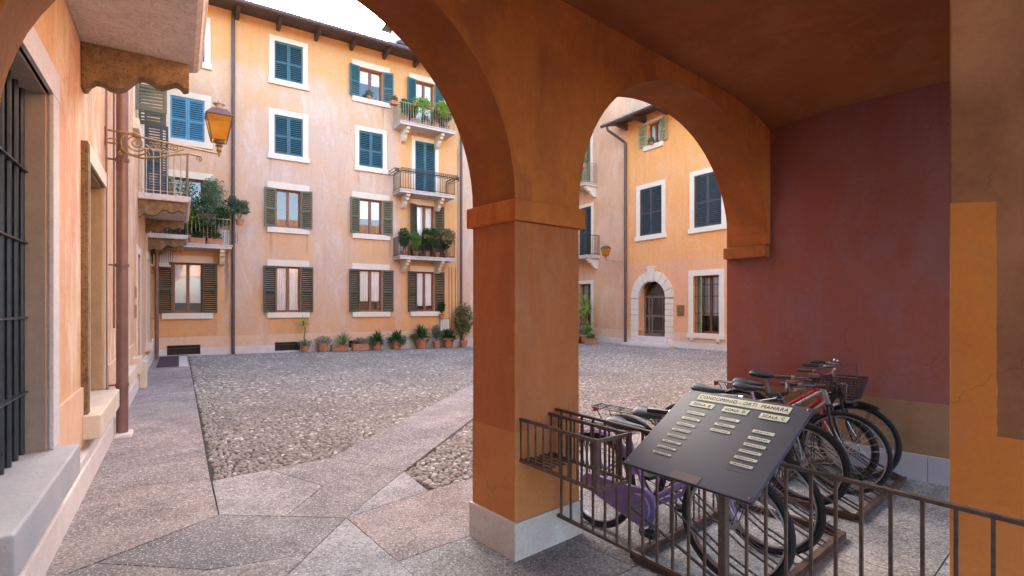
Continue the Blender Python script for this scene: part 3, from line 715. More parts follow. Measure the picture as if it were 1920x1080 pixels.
# ------------------------------------------------------------------ right buildings
RO = (RA, 16.7, -.1)
rb = empty('orange_house', FC(*RO), PH); tag(rb, 'three storey orange house with an arched stone doorway on the right side of the court', 'building')
T = WR(RO)    # x = -b
zr = 9.95
H2 = [(-15.40, -14.70, 8.5, 9.45, .76), (-15.83, -14.61, 4.64, 6.68), (-13.0, -11.78, 4.64, 6.68), (-13.04, -11.88, .53, 2.76, .7), (-15.9, -14.42, .12, 2.7, .8)]
m = MB(T); wall_grid(m, -16.7, -1, .5, zr, H2, .2); m.face([(-16.7, -6, 0), (-1, -6, 0), (-1, -6, zr), (-16.7, -6, zr)]); m.build('wall', M['rwall'], rb)
m = MB(T @ Matrix.Translation((0, .02, 0))); wall_grid(m, -16.7, -1, .14, .52, [(-15.9, -14.42, .13, .53)], .1); m.face([(-16.7, 0, .52), (-1, 0, .52), (-1, -.02, .52), (-16.7, -.02, .52)]); m.build('base_band', M['band'], rb)
m = MB(T @ Matrix.Translation((0, .04, 0))); wall_grid(m, -16.7, -1, -.5, .14, [], .1); m.face([(-16.7, 0, .14), (-1, 0, .14), (-1, -.04, .14), (-16.7, -.04, .14)]); m.build('plinth', M['wplinth'], rb)
window(rb, T, -15.40, -14.70, 8.5, 9.45, 'open', 'ltgreen', 'full', True, .42, 10, 10, .8, fw=.14)
window(rb, T, -15.83, -14.61, 4.64, 6.68, 'closed', 'slate', 'full'); window(rb, T, -13.0, -11.78, 4.64, 6.68, 'closed', 'slate', 'full')
wo = window(rb, T, -13.04, -11.88, .53, 2.76, 'open', None, 'full', True, .4, 10, 10, .7, depth=.3, fw=.22)
m = MB(T)
for i in range(9): x = -13.0+i*.14; m.tube([(x, -.07, .53), (x, -.07, 2.76)], .009, 5)
for z in (.9, 1.3, 1.95, 2.4): m.box(-13.03, -11.89, -.078, -.066, z, z+.02)
m.build('iron_grille', M['dkiron'], wo)
shutter_leaf(T, M['ltgreen'], wo, .4, 2.15, R(35), -13.0, -.27, .56, 1)
for x in (-13.05, -11.9): console(T, x, .16, .1, .33, .12, M['sillcream'], wo)
# arched door
m = MB(T)
cx = -15.16
ring = []
n = 45
for i in range(n):
    t0, t1 = math.pi*i/n, math.pi*(i+1)/n
    for (ra, rb_, dd) in ((.745, 1.17, .05 if i % 5 else .052),):
        if i % 5 == 0: t0 += .022
        P = [(cx+ra*math.cos(t0), 1.92+ra*math.sin(t0)), (cx+rb_*math.cos(t0), 1.92+rb_*math.sin(t0)), (cx+rb_*math.cos(t1), 1.92+rb_*math.sin(t1)), (cx+ra*math.cos(t1), 1.92+ra*math.sin(t1))]
        m.prism(P, lambda p, q: (p, -.12, q), lambda p, q: (p, dd, q))
z = .0
while z < 1.90:
    z1 = min(z+.237, 1.92)
    for (a, b_) in ((cx-1.17, cx-.745), (cx+.745, cx+1.17)): m.box(a, b_, -.12, .055, z+.014, z1-.010); m.box(a+.01, b_-.01, -.12, .02, z, z1)
    z = z1
so = MB(T); so.prism([(cx-.1, 2.62), (cx+.1, 2.62), (cx+.18, 3.2), (cx-.18, 3.2)], lambda p, q: (p, 0, q), lambda p, q: (p, .12, q)); so.box(cx-.2, cx+.2, 0, .14, 3.2, 3.27)
dr = MB(T); y = -.35
for (a, b_) in ((cx-.74, cx-.66), (cx-.5, cx-.42), (cx+.4, cx+.48), (cx+.66, cx+.74), (cx-.32, cx-.25), (cx+.27, cx+.32)): dr.box(a, b_, y-.05, y, .3, 1.95)
dr.box(cx-.74, cx+.74, y-.06, y+.02, 1.93, 2.03)
for z in (.3, 1.1): dr.box(cx-.74, cx+.74, y-.045, y-.002, z, z+.1)
for i in range(12):
    t0, t1 = math.pi*i/12, math.pi*(i+1)/12
    dr.prism([(cx+.68*math.cos(t0), 2.03+.66*math.sin(t0)), (cx+.75*math.cos(t0), 2.03+.73*math.sin(t0)), (cx+.75*math.cos(t1), 2.03+.73*math.sin(t1)), (cx+.68*math.cos(t1), 2.03+.66*math.sin(t1))], lambda p, q: (p, y-.05, q), lambda p, q: (p, y, q))
do = dr.build('entrance_door', simple('grey brown door wood', (.16, .12, .10), .55, 0, .2, 5), rb)
m.build('door_surround', M['cream'], do, bevel=.006); so.build('keystone', M['cream'], do, bevel=.01)
g = MB(T); g.face([(cx-.74, y-.03, .3), (cx+.74, y-.03, .3), (cx+.74, y-.03, 2.7), (cx-.74, y-.03, 2.7)]); g.build('glass_pane', M['glass'], do)
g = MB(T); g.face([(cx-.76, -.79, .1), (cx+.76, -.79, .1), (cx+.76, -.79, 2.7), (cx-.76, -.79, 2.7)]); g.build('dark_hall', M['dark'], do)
m = MB(T); m.box(cx-1.3, cx+1.3, .04, .55, -.4, -.06+.03); m.box(cx-1.0, cx+1.0, -.3, .3, -.3, .1); m.box(cx-.9, cx+.9, -.5, .12, .1, .28); m.build('doorstep', M['wplinth'], do, bevel=.008)
# roof
m = MB(T); m.prism([(.95, zr-.28), (.95, zr-.2), (-4, zr+1.6), (-6, zr+.9), (-6, zr+.5), (0, zr-.06)], lambda p, q: (-17.15, p, q), lambda p, q: (-1, p, q)); ro2 = m.build('roof', M['eave'], rb)
m = MB(T)
for i in range(60):
    x = -17.1+.2*i; P = [(x+.09*math.cos(math.pi*j/5), .05*math.sin(math.pi*j/5)) for j in range(6)]
    for j in range(5): m.face([(P[j][0], 1.0, zr-.2+P[j][1]), (P[j+1][0], 1.0, zr-.2+P[j+1][1]), (P[j+1][0], -4, zr+1.63+P[j+1][1]), (P[j][0], -4, zr+1.63+P[j][1])])
    m.face([(p[0], 1.0, zr-.2+p[1]) for p in P])
m.build('roof_tiles', M['tiledk'], ro2)
for x in (-16.6, -15.5, -14.3, -13.1): MB(T).prism([(0, zr-.42), (.6, zr-.36), (.8, zr-.28), (0, zr-.12)], lambda p, q: (x-.06, p, q), lambda p, q: (x+.06, p, q)).build('rafter', M['eave'], ro2)
m = MB(T); m.tube([(-17.2, 1.02, zr-.27), (-1, 1.02, zr-.27)], .08, 10); m.build('gutter', M['gutter'], ro2, True)
downpipe(rb, T, -16.62, .1, -.12, zr-1.0, .06, 'gutter', (1.2, 3.5, 6), extra=[(-16.9, 1.0, zr-.3), (-16.9, .9, zr-.5), (-16.62, .2, zr-.95)])
PO = (RA, 18.8, -.15)
pb = empty('salmon_house', FC(*PO), PH); tag(pb, 'tall salmon pink house with iron balconies in the right back corner, behind the potted palms', 'building')
T = WR(PO)
H3 = [(-19.9, -19.05, 7.55, 9.9), (-19.9, -19.0, 4.1, 6.5), (-19.95, -19.02, .6, 2.68, .6)]
m = MB(T); wall_grid(m, -20.52, -16.7, .5, 14.2, H3, .2); m.face([(-16.7, 0, 0), (-16.7, -6, 0), (-16.7, -6, 14.2), (-16.7, 0, 14.2)]); m.face([(-20.5, -.0, 14.2), (-16.7, 0, 14.2), (-16.7, -6, 14.2), (-20.5, -6, 14.2)])
m.build('wall', M['rpink'], pb)
m = MB(T @ Matrix.Translation((0, .02, 0))); wall_grid(m, -20.4, -16.7, .1, .5, [], .1); m.face([(-20.4, 0, .5), (-16.7, 0, .5), (-16.7, -.02, .5), (-20.4, -.02, .5)]); m.build('base_band', M['band'], pb)
m = MB(T @ Matrix.Translation((0, .035, 0))); wall_grid(m, -20.4, -16.7, -.5, .12, [], .1); m.face([(-20.4, 0, .12), (-16.7, 0, .12), (-16.7, -.04, .12), (-20.4, -.04, .12)]); m.build('plinth', M['wplinth'], pb)
m = MB(T); m.box(-20.4, -16.2, -6, .8, 14.2, 14.35); m.build('roof', M['tile'], pb)
window(pb, T, -19.9, -19.05, 7.55, 9.9, 'closed', 'ltgreen', 'full', False, fw=.16); window(pb, T, -19.9, -19.0, 4.1, 6.5, 'closed', 'slate', 'full', False, fw=.16)
wo = window(pb, T, -19.95, -19.02, .6, 2.68, 'open', None, 'full', True, .4, 10, 10, .5, depth=.25, fw=.17)
m = MB(T)
for i in range(8): x = -19.92+i*.125; m.tube([(x, -.06, .6), (x, -.06, 2.68)], .009, 5)
for z in (1., 1.6, 2.2): m.box(-19.94, -19.03, -.07, -.055, z, z+.02)
m.build('iron_grille', M['dkiron'], wo)
balcony(pb, T, -20.3, -18.55, 7.5, .8, .95, 'ltiron', (-18.72,)); balcony(pb, T, -20.3, -18.4, 4.02, .8, .95, 'dkiron', (-18.6,))

# ------------------------------------------------------------------ left building
LO = (LA, 6.0, 0)
lb = empty('left_house', FC(*LO), PH); tag(lb, 'sunny peach plastered house along the left walkway with barred windows and stone sills', 'building')
T = WL(LO)    # x = b
SP = [(3.18, 4.69), (6.42, 7.74), (9.55, 10.75), (13.3, 14.2), (17.0, 18.0)]
SZ = [3.06, 3.0, 3.0, 2.7, 2.9]
HL = [(3.18, 4.69, .60, 3.06, .55), (6.42, 7.74, .60, 3.0, .35), (9.55, 10.75, .60, 3.0, .35), (13.3, 14.2, .15, 2.7, .35), (17.0, 18.0, .6, 2.9, .35), (12.4, 13.2, 5.2, 6.9, .2), (15.5, 16.4, 4.0, 6.4, .2)]
m = MB(T); wall_grid(m, 2.4, 20.5, -.4, 9.4, HL, .3); m.face([(-6, 0, 3.9), (2.4, 0, 3.9), (2.4, 0, 9.4), (-6, 0, 9.4)]); m.face([(-6, -6, 0), (20.5, -6, 0), (20.5, -6, 9.4), (-6, -6, 9.4)]); m.face([(-6, 0, 9.4), (20.5, 0, 9.4), (20.5, -6, 9.4), (-6, -6, 9.4)])
m.build('wall', M['lwall'], lb)
m = MB(T); m.box(-6, 20.4, -6, .5, 9.4, 9.6); m.build('roof', M['tile'], lb)
for (a, b_) in ((2.4, 3.0), (4.86, 6.1), (8.0, 9.3), (11.0, 12.6)): MB(T).box(a, b_, 0, .02, .34, .86).build('base_band', M['band'], lb)
m = MB(T); z0 = -.4
m.box(2.4, 20.45, -.05, .08, -.4, .22); m.box(2.4, 20.45, -.05, .065, .22, .30)
m.build('plinth', M['wplinth'], lb, bevel=.01)
for i, ((a, b_), zt) in enumerate(zip(SP, SZ)):
    d = .5 if i == 0 else .3
    w = MB(T)
    w.box(a, b_, -d-.05, -d, .6 if i != 3 else .15, zt)
    wo = w.build('window', M['dark'], lb)
    mt = M['greyst'] if i == 0 else M['cream']; f = .20 if i == 0 else .17; s = MB(T); zb = .606 if i != 3 else .15
    s.box(a-f, a, -.02, .022, zb, zt); s.box(b_, b_+f, -.02, .022, zb, zt); s.box(a-f, b_+f, -.02, .024, zt, zt+f); s.build('surround', mt, wo, bevel=.004)
    r_ = MB(T)
    r_.box(b_-.012, b_-.001, -d, -.022, zb, zt-.012); r_.box(a+.001, a+.012, -d, -.022, zb, zt-.012); r_.box(a+.001, b_-.001, -d, -.022, zt-.012, zt-.001)
    r_.build('reveal', M['reveal'] if i == 0 else M['reveal2'], wo)
    if i != 3:
        s = MB(T); s.box(a-.14 if i == 0 else a-.45, b_+.13 if i == 0 else b_-.04, -d, .148, .386, .604)
        s.build('sill', M['sillgrey'] if i == 0 else M['sillcream'], wo, bevel=.012)
    gr = MB(T); yb = -.135
    if i == 0:
        x = a+.03
        while x < b_-.02:
            gr.tube([(x, yb, zb-.01), (x, yb, zt-.01)], .017, 8); x += .16
        for z in (1.02, 1.52, 2.02, 2.5): gr.box(a-.0, b_+.0, yb-.03, yb+.03, z-.006, z+.006)
    else:
        x = a+.1
        while x < b_-.02: gr.tube([(x, -.16, zb), (x, -.16, zt)], .012, 6); x += .15
        for z in (1.1, 1.8, 2.5): gr.box(a, b_, -.17, -.15, z-.006, z+.006)
    if i < 3: gr.build('iron_grille', M['dkiron'] if i else simple('blue black grille paint', (.045, .05, .06), .35, .3, .2, 10), wo, True)
m = MB(T); m.box(6.02, 6.15, -.01, .05, .61, 3.1); m.build('stone_strip', M['tuff'], lb)
m = MB(T); m.box(12.45, 12.85, .08, .2, -.3, .5); m.box(11.9, 12.5, .0, .14, .3, .62); m.build('door_block', M['sillcream'], lb, bevel=.015)
# scalloped corbels
def scallop(T, x, w, z1, y1, h, parent, mat='tuff', n=3):
    PR = [(0.002, 0.429), (0.036, 0.426), (0.062, 0.371), (0.101, 0.338), (0.147, 0.341), (0.198, 0.37), (0.258, 0.376), (0.322, 0.346), (0.371, 0.284), (0.413, 0.233), (0.463, 0.211), (0.509, 0.226), (0.556, 0.256), (0.616, 0.269), (0.677, 0.234), (0.721, 0.207), (0.756, 0.22), (0.788, 0.256), (0.833, 0.24), (0.833, 0.004)]
    mx = PR[-2][0]; md = max(p[1] for p in PR)
    P = [(0, z1)]+[(p[0]/mx*y1, z1-p[1]/md*h) for p in PR[:-1]]+[(y1, z1)]
    m = MB(T); m.prism(P, lambda p, q: (x-w/2, p, q), lambda p, q: (x+w/2, p, q))
    return m.build('corbel', M[mat], parent, bevel=.01)
def left_balcony(x0, x1, z1, proj, xs, railh=.0, matr='ltiron', th=.13, corb=.42):
    s = MB(T)
    pr = [(0, z1-th), (proj-.06, z1-th), (proj-.02, z1-th+.02), (proj, z1-th+.06), (proj+.02, z1-.05), (proj, z1), (0, z1)]
    s.prism(pr, lambda p, q: (x0, p, q), lambda p, q: (x1, p, q)); b_ = s.build('balcony', M['slab'], lb, bevel=.01)
    for x in xs: scallop(T, x, .17, z1-th-.001, proj-.10, corb, b_)
    railing(T, [(x0+.03, .03), (x0+.03, proj-.05), (x1-.03, proj-.05), (x1-.03, .03)], z1, .95, M[matr], b_, .13, .011)
    return b_
left_balcony(2.9, 6.22, 4.12, .93, (3.85, 6.08)); left_balcony(13.45, 16.9, 4.02, .95, (13.65, 16.6), corb=.38); left_balcony(17.7, 19.6, 3.66, .95, (17.9, 19.4), matr='dkiron', corb=.38)
# shutters hanging open at right angles to the wall
wo = MB(T).box(12.4, 13.2, -.18, -.16, 5.2, 6.9).build('window', M['dark'], lb)
shutter_leaf(T, M['olive'], wo, .52, 1.6, R(90), 12.34, .02, 5.42, 1); shutter_leaf(T, M['olive'], wo, .5, 1.6, R(100), 13.3, .02, 5.42, 1)
s = MB(T); s.box(12.2, 12.38, 0, .03, 5.2, 7.1); s.box(13.22, 13.4, 0, .03, 5.2, 7.1); s.box(12.15, 13.45, 0, .1, 5.0, 5.2); s.build('surround', M['cream'], wo)
wo = MB(T).box(15.5, 16.4, -.18, -.16, 4.03, 6.4).build('window', M['dark'], lb)
shutter_leaf(T, M['slate'], wo, .38, 2.3, R(90), 15.45, .02, 4.08, 1); shutter_leaf(T, M['slate'], wo, .48, 2.3, R(82), 16.45, .02, 4.08, 1)
s = MB(T); s.box(15.25, 15.43, 0, .03, 4.03, 6.6); s.build('surround', M['cream'], wo)
downpipe(lb, T, 7.95, .155, .0, 7.0, .062, 'pipe', (.62, 2.1, 3.4, 4.9)); downpipe(lb, T, 19.2, .16, -.1, 3.5, .055, 'pipe', (1.2, 2.6))
m = MB(T); m.tube([(7.75, .02, .5), (7.75, .02, 6)], .012, 6); m.tube([(8.6, .02, 1.3), (8.6, .02, 6)], .012, 6); m.build('conduit', M['pipe'], lb)
m = MB(T); m.box(7.8, 8.12, .08, .26, -.15, .03); m.build('pipe_shoe', M['wplinth'], lb, bevel=.02)
m = MB(T); m.box(12.55, 12.75, 0, .03, 1.75, 1.98); m.build('intercom_plate', M['brass'], lb); m = MB(T); m.box(12.55, 12.75, 0, .03, 1.35, 1.62); m.build('intercom_plate', M['brass'], lb)

# ------------------------------------------------------------------ arcade building
U0, U1 = 2.435, 2.885
AO = (2.4, U0, 0)
ab = empty('arcade_building', FA(*AO), TH)
tag(ab, 'ochre brown vaulted arcade with two round arches framing the courtyard', 'building')
TA = Matrix.Translation((-AO[0], -AO[1], 0))      # coords (v,u,z)
ZS = 2.27
def arch_pts(v0, v1, rise, p=2., n=40, zs=ZS):
    c = (v0+v1)/2; r = (v1-v0)/2; out = []
    for i in range(n+1):
        t = math.pi*(1-i/n); x = math.cos(t); y = math.sin(t)
        out.append((c+r*math.copysign(abs(x)**(2/p), x), zs+rise*abs(y)**(2/p)))
    return out
A1 = arch_pts(-.235, 2.105, 1.17); A2 = arch_pts(2.70, 5.755, 1.27, 2.1)
ztop = 4.1
def arch_face(mb, pts, u, zt):
    for i in range(len(pts)-1):
        (a, za), (b_, zb) = pts[i], pts[i+1]
        mb.face([(a, u, za), (b_, u, zb), (b_, u, zt), (a, u, zt)])
m = MB(TA)
for u in (U0,):
    for P in (A1, A2): arch_face(m, P, u, ztop)
    m.face([(2.105, u, ZS), (2.70, u, ZS), (2.70, u, ztop), (2.105, u, ztop)])
    m.face([(-.98, u, 0), (-.235, u, 0), (-.235, u, ztop), (-.98, u, ztop)]); m.face([(5.755, u, ZS), (6.0, u, ZS), (6.0, u, ztop), (5.755, u, ztop)])
m.build('arch_wall', M['arch'], ab)
m = MB(TA)       # courtyard face with the storey above
for P in (A1, A2): arch_face(m, P, U1, 6.6)
m.face([(2.105, U1, ZS), (2.70, U1, ZS), (2.70, U1, 6.6), (2.105, U1, 6.6)]); m.face([(5.755, U1, ZS), (6.4, U1, ZS), (6.4, U1, 6.6), (5.755, U1, 6.6)])
m.face([(-.7, U1, 0), (-.235, U1, 0), (-.235, U1, 6.6), (-.7, U1, 6.6)]); m.face([(5.80, U1+.001, -.4), (20, U1, -.4), (20, U1, 6.6), (5.80, U1+.001, 6.6)])
m.build('courtyard_wall', M['rpink'], ab)
m = MB(TA)
for P in (A1, A2):
    for i in range(len(P)-1):
        (a, za), (b_, zb) = P[i], P[i+1]; m.face([(a, U0, za), (a, U1, za), (b_, U1, zb), (b_, U0, zb)])
m.face([(-.235, U0, -.1), (-.235, U1, -.1), (-.235, U1, ZS), (-.235, U0, ZS)])
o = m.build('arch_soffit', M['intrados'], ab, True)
m = MB(TA); m.box(2.105, 2.70, U0, U1, .235, ZS-.001); po_ = m.build('pillar', M['pillar'], ab, bevel=.006)
m = MB(TA); m.box(2.103, 2.702, U0-.002, U1+.002, .234, .80); m.build('pillar_base_paint', M['pillar_lo'], po_, bevel=.004)
m = MB(TA); m.box(2.075, 2.73, U0-.035, U1+.035, ZS-.135, ZS); m.build('capital', M['arch'], po_, bevel=.006)
m = MB(TA); m.box(2.087, 2.718, U0-.02, U1+.02, -.05, .236); m.build('plinth', M['plinth'], po_, bevel=.004)
# right side: impost and the dark red wall running slightly askew
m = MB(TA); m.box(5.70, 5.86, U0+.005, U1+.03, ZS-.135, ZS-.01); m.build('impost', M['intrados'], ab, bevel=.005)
wr0 = (5.787, U1+.03); wr1 = (5.89, .911)
dv = (wr1[0]-wr0[0])/(wr1[1]-wr0[1]); wv = lambda u: wr0[0]+dv*(u-wr0[1])
ZC = 3.68
m = MB(TA); uu = -2.4
m.face([(wv(U1+.03), U1+.03, 0), (wv(uu), uu, 0), (wv(uu), uu, 3.9), (wv(U1+.03), U1+.03, 3.9)])
m.face([(wv(U1+.03), U1+.03, -.3), (6.4, U1+.03, -.3), (6.4, U1+.03, 2.27), (wv(U1+.03), U1+.03, 2.27)])
sw = m.build('side_wall', M['purple'], ab)
m = MB(TA); m.prism([(U1+.01, .235), (U1+.01, .715), (uu, .715), (uu, .235)], lambda p, q: (wv(p)-.006, p, q), lambda p, q: (wv(p)+.02, p, q)); m.build('dado', M['dado'], sw)
us = [U1+.03, 2.2, 1.6, 1.08, .55, .0, -1, -2, -2.4]
for i in range(len(us)-1):
    m = MB(TA); m.prism([(us[i]-.0015, 0), (us[i]-.0015, .24), (us[i+1]+.0015, .24), (us[i+1]+.0015, 0)], lambda p, q: (wv(p)-.025, p, q), lambda p, q: (wv(p)+.02, p, q)); m.build('plinth_slab', M['plinth2'], sw, bevel=.003)
# vault: shallow, drooping towards the walls
m = MB(TA); nu, nv = 26, 26; u0c, u1c, v0c, v1c = -2.4, U0, -1.0, 5.95  # arcade cut short behind the camera to let sky light in
def vault(v, u):
    d = min(abs(u-U0), 1.2); e = min(abs(wv(u)-v), 1.1)
    k = lambda x, w: (1-min(x/w, 1))**2.2
    return ZC+.06-.16*k(e, 1.1)-.06*k(d, 1.1)
idx = {}
for i in range(nu+1):
    for j in range(nv+1):
        tu = (i/nu); tv = (j/nv); u = u1c-(u1c-u0c)*tu**1.7; v = v1c-(v1c-v0c)*tv**1.5
        idx[i, j] = m.vert((v, u, vault(v, u)))
for i in range(nu):
    for j in range(nv): m.f.append([idx[i, j], idx[i+1, j], idx[i+1, j+1], idx[i, j+1]])
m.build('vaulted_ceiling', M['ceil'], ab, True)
m = MB(TA); m.face([(-.98, U0, 0), (-.98, -2.4, 0), (-.98, -2.4, 4), (-.98, U0, 4)]); m.build('passage_wall', M['arch'], ab)
# near right pier, seen behind the railing
pv, pu = 3.16, .50
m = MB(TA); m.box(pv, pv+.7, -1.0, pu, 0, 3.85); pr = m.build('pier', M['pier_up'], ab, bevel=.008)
def jag(pts, st=.03, amp=.0022):
    out = []; r_ = random.Random(8)
    for i in range(len(pts)):
        a, b_ = Vector(pts[i]), Vector(pts[(i+1) % len(pts)]); n = max(1, int((b_-a).length/st))
        for k in range(n): q = a+(b_-a)*k/n; out.append((q.x+(0 if q.x > pu-.01 else r_.gauss(0, amp*.5)), q.y+(0 if q.x > pu-.01 else r_.gauss(0, amp*.5))))
    return out
m = MB(TA); m.prism(jag([(-1, -.1), (pu-.004, -.1), (pu-.004, 2.085), (.337, 2.07), (.335, 1.01), (-1, 1.03)]), lambda p, q: (pv-.003, min(p, pu), q), lambda p, q: (pv+.01, min(p, pu), q)); m.build('pier_ochre_area', M['pier_lo'], pr)  # brighter ochre area: low across the pier and up its far edge

# storey above, roof
m = MB(TA); m.box(-.7, 20, -2.4, U1-.3, 4.2, 6.6); m.build('upper_storey', M['rpink'], ab)
m = MB(TA); m.prism([(U1+.8, 6.5), (U1+.8, 6.65), (0, 7.9), (-2.8, 6.6)], lambda p, q: (-1.5, p, q), lambda p, q: (20, p, q)); rr3 = m.build('roof', M['tile'], ab)

# ------------------------------------------------------------------ small things on the walls
def pin(name, P, rz=0): return empty(name, P, rz)
# wall lantern on the left: bracket at b=7.8 reaching out over the walkway
def lantern_parts(root, s=1., top=True):
    """origin at the foot of the lantern"""
    fr = MB(); g = MB()
    zb, zt, wb, wt = .10*s, .42*s, .125*s, .215*s
    cb = [(wb*math.cos(R(45+90*i)), wb*math.sin(R(45+90*i)), zb) for i in range(4)]; ct_ = [(wt*math.cos(R(45+90*i)), wt*math.sin(R(45+90*i)), zt) for i in range(4)]
    fr.tube(cb, .009*s, 4, True); fr.tube(ct_, .012*s, 4, True)
    for i in range(4): fr.tube([cb[i], ct_[i]], .009*s, 4)
    g.face(cb[::-1])
    for i in range(4): g.face([cb[i], cb[(i+1) % 4], ct_[(i+1) % 4], ct_[i]])
    fo = fr.build('lantern_frame', M['iron'], root); g.build('amber_glass', M['amber'], fo)
    r_ = MB(); w2 = .12*s; cc = [(w2*math.cos(R(45+90*i)), w2*math.sin(R(45+90*i)), zt+.10*s) for i in range(4)]; ce = [(1.08*p[0], 1.08*p[1], p[2]) for p in ct_]
    for i in range(4): r_.face([ce[i], ce[(i+1) % 4], cc[(i+1) % 4], cc[i]])
    r_.face(cc)
    ro_ = r_.build('lantern_roof', M['gutter'], fo)
    c = MB(); c.lathe([(.035*s, zt+.10*s), (.04*s, zt+.125*s), (.05*s, zt+.16*s), (.075*s, zt+.175*s), (.075*s, zt+.183*s), (.03*s, zt+.195*s), (.012*s, zt+.205*s), (.018*s, zt+.22*s), (.003*s, zt+.25*s)], 12); c.build('finial', M['plinth2'], ro_, True)
    b_ = MB(); b_.lathe([(.075*s, .10*s), (.07*s, .075*s), (.03*s, .06*s), (.05*s, .03*s), (.025*s, .01*s), (.035*s, -.03*s), (.015*s, -.06*s), (.02*s, -.08*s), (.003*s, -.12*s)], 12); b_.build('lantern_base', M['gold'], fo, True)
def spiral(cx, cz, r0, r1, t0, turns, n=36):
    return [(cx+(r0+(r1-r0)*i/n)*math.cos(t0+turns*2*math.pi*i/n), 0, cz+(r0+(r1-r0)*i/n)*math.sin(t0+turns*2*math.pi*i/n)) for i in range(n+1)]
rt = empty('wall_lantern', FC(-.75, 7.8, 3.62), PH)
tag(rt, 'large amber glass lantern on a scrolled gilt iron bracket above the left walkway', 'wall lamp')
m = MB(); L0 = 1.17
m.tube([(.0, 0, .09), (.14, 0, .09), (.5, 0, .045), (L0, 0, -.01)], .013, 6); m.tube([(.0, 0, -.06), (.12, 0, -.06)], .012, 6); m.tube([(.0, 0, -.02), (.12, 0, .0)], .009, 6)
m.tube(spiral(.30, -.02, .012, .105, 0, 1.9), .009, 5); m.tube(spiral(.285, -.025, .115, .155, R(60), .75), .010, 5)
m.tube(spiral(.52, .0, .008, .06, R(180), 1.6), .008, 5); m.tube(spiral(.70, -.01, .006, .042, R(20), 1.5), .007, 5); m.tube(spiral(.96, -.11, .006, .034, R(90), -1.5), .007, 5)
m.tube([(.15, 0, -.10), (.22, 0, -.17), (.36, 0, -.195), (.52, 0, -.16), (.70, 0, -.10), (.86, 0, -.065), (.99, 0, -.08)], .013, 6); m.tube(spiral(.16, -.17, .006, .035, R(70), 1.5), .008, 5)
m.tube([(.40, 0, -.02), (.47, 0, -.09), (.56, 0, -.09), (.63, 0, -.03), (.72, 0, -.055), (.80, 0, -.02)], .009, 5); m.tube([(.45, 0, .05), (.47, 0, -.02), (.42, 0, -.1), (.44, 0, -.15)], .007, 5)
m.box(-.0, .012, -.02, .02, -.1, .13)
m.build('bracket', M['gold'], rt, True)
ln = empty('lantern', (L0+.02, 0, .06), 0, rt); lantern_parts(ln, .98)
# flatten the lantern level: its pieces stay parts of the lamp
def reparent_children(e, root):
    for ch in list(e.children):
        ch.parent = root; ch.location = Vector(e.location)
    bpy.data.objects.remove(e)
reparent_children(ln, rt)
rt = empty('wall_lantern', FC(17, 16.9, 3.62), PH); tag(rt, 'small amber lantern on an iron bracket near the downpipe of the right side house', 'wall lamp')
m = MB(); m.tube([(0, 0, .0), (-1.05, 0, .0)], .016, 6); m.tube([(-.03, 0, -.45), (-.35, 0, -.08), (-.6, 0, -.02)], .014, 6); m.tube([(p[0]-.18, 0, p[2]-.14) for p in spiral(0, 0, .02, .1, 0, 1.5, 20)], .01, 5)
m.build('bracket', M['ltiron'], rt); ln = empty('lantern', (-1.03, 0, .1), 0, rt); lantern_parts(ln, 1.05); reparent_children(ln, rt)
# small lamp beside the left downpipe
m = MB(); m.lathe([(.03, .1), (.07, .0), (.072, -.02), (.05, -.02)], 12, (.11, 0, 0)); m.tube([(0, 0, .05), (.11, 0, .09)], .012, 6)
rt = empty('wall_light', FC(-.75, 8.55, 4.45), PH); tag(rt, 'small yellowish cup shaped wall light beside the left downpipe', 'wall light'); m.build('lamp_shade', simple('yellowed enamel', (.6, .45, .15), .5), rt, True)
# brass plaque
rt = empty('wall_plaque', FC(16.98, 13.64, 1.2), PH); tag(rt, 'small brown metal plaque pair on the orange wall between arched door and barred window', 'plaque')
MB().box(-.02, 0, -.18, .18, .12, .42).build('plate', M['brass'], rt); MB().box(-.02, 0, -.17, .17, 0, .09).build('lower_plate', M['brass'], rt)
# meter box by the pots
rt = empty('meter_box', FC(9.72, 20.40, .05), PH); tag(rt, 'small metal framed meter cabinet on the back wall behind the pots', 'meter box')
MB().box(-.22, .22, -.03, .09, .45, .95).build('cabinet', M['cream'], rt); m = MB(); m.tube([(-.24, -.04, .43), (.24, -.04, .43), (.24, -.04, .97), (-.24, -.04, .97)], .014, 4, True)
for i in range(4): m.tube([(-.2+.1*i, -.04, .43), (-.2+.1*i, -.04, .97)], .006, 4)
m.build('grille', M['dkiron'], rt)
# air conditioners
def aircon(P, rz, label, w=.75, h=.55, d=.3):
    rt = empty('air_conditioner', P, rz); tag(rt, label, 'air conditioner', 'outdoor air conditioning units')
    MB().box(-w/2, w/2, -d, 0, 0, h).build('casing', M['white'], rt, bevel=.015)
    m = MB(); c = (-.08, h/2)
    for i in range(9): m.tube([(-w/2+.06+i*.058, -d-.008, .06), (-w/2+.06+i*.058, -d-.008, h-.06)], .006, 4)
    m.build('fan_grille', M['dkiron'], rt); return rt
aircon(FC(1.30, 20.45, 3.70), PH, 'white air conditioner box at the right end of the leafy left balcony', .28, .5)
aircon(FC(7.72, 20.35, 3.66), PH, 'white air conditioner box on the lowest plant filled balcony of the back building', .32, .5)
rt = aircon(FC(-.5, 20.42, 2.92), PH, 'white air conditioner unit under the smallest balcony, above the far left green shutter', .42, .56, .42)
MB().box(-.26, .26, -.5, 0, -.06, -.0).build('shelf', M['white'], rt)
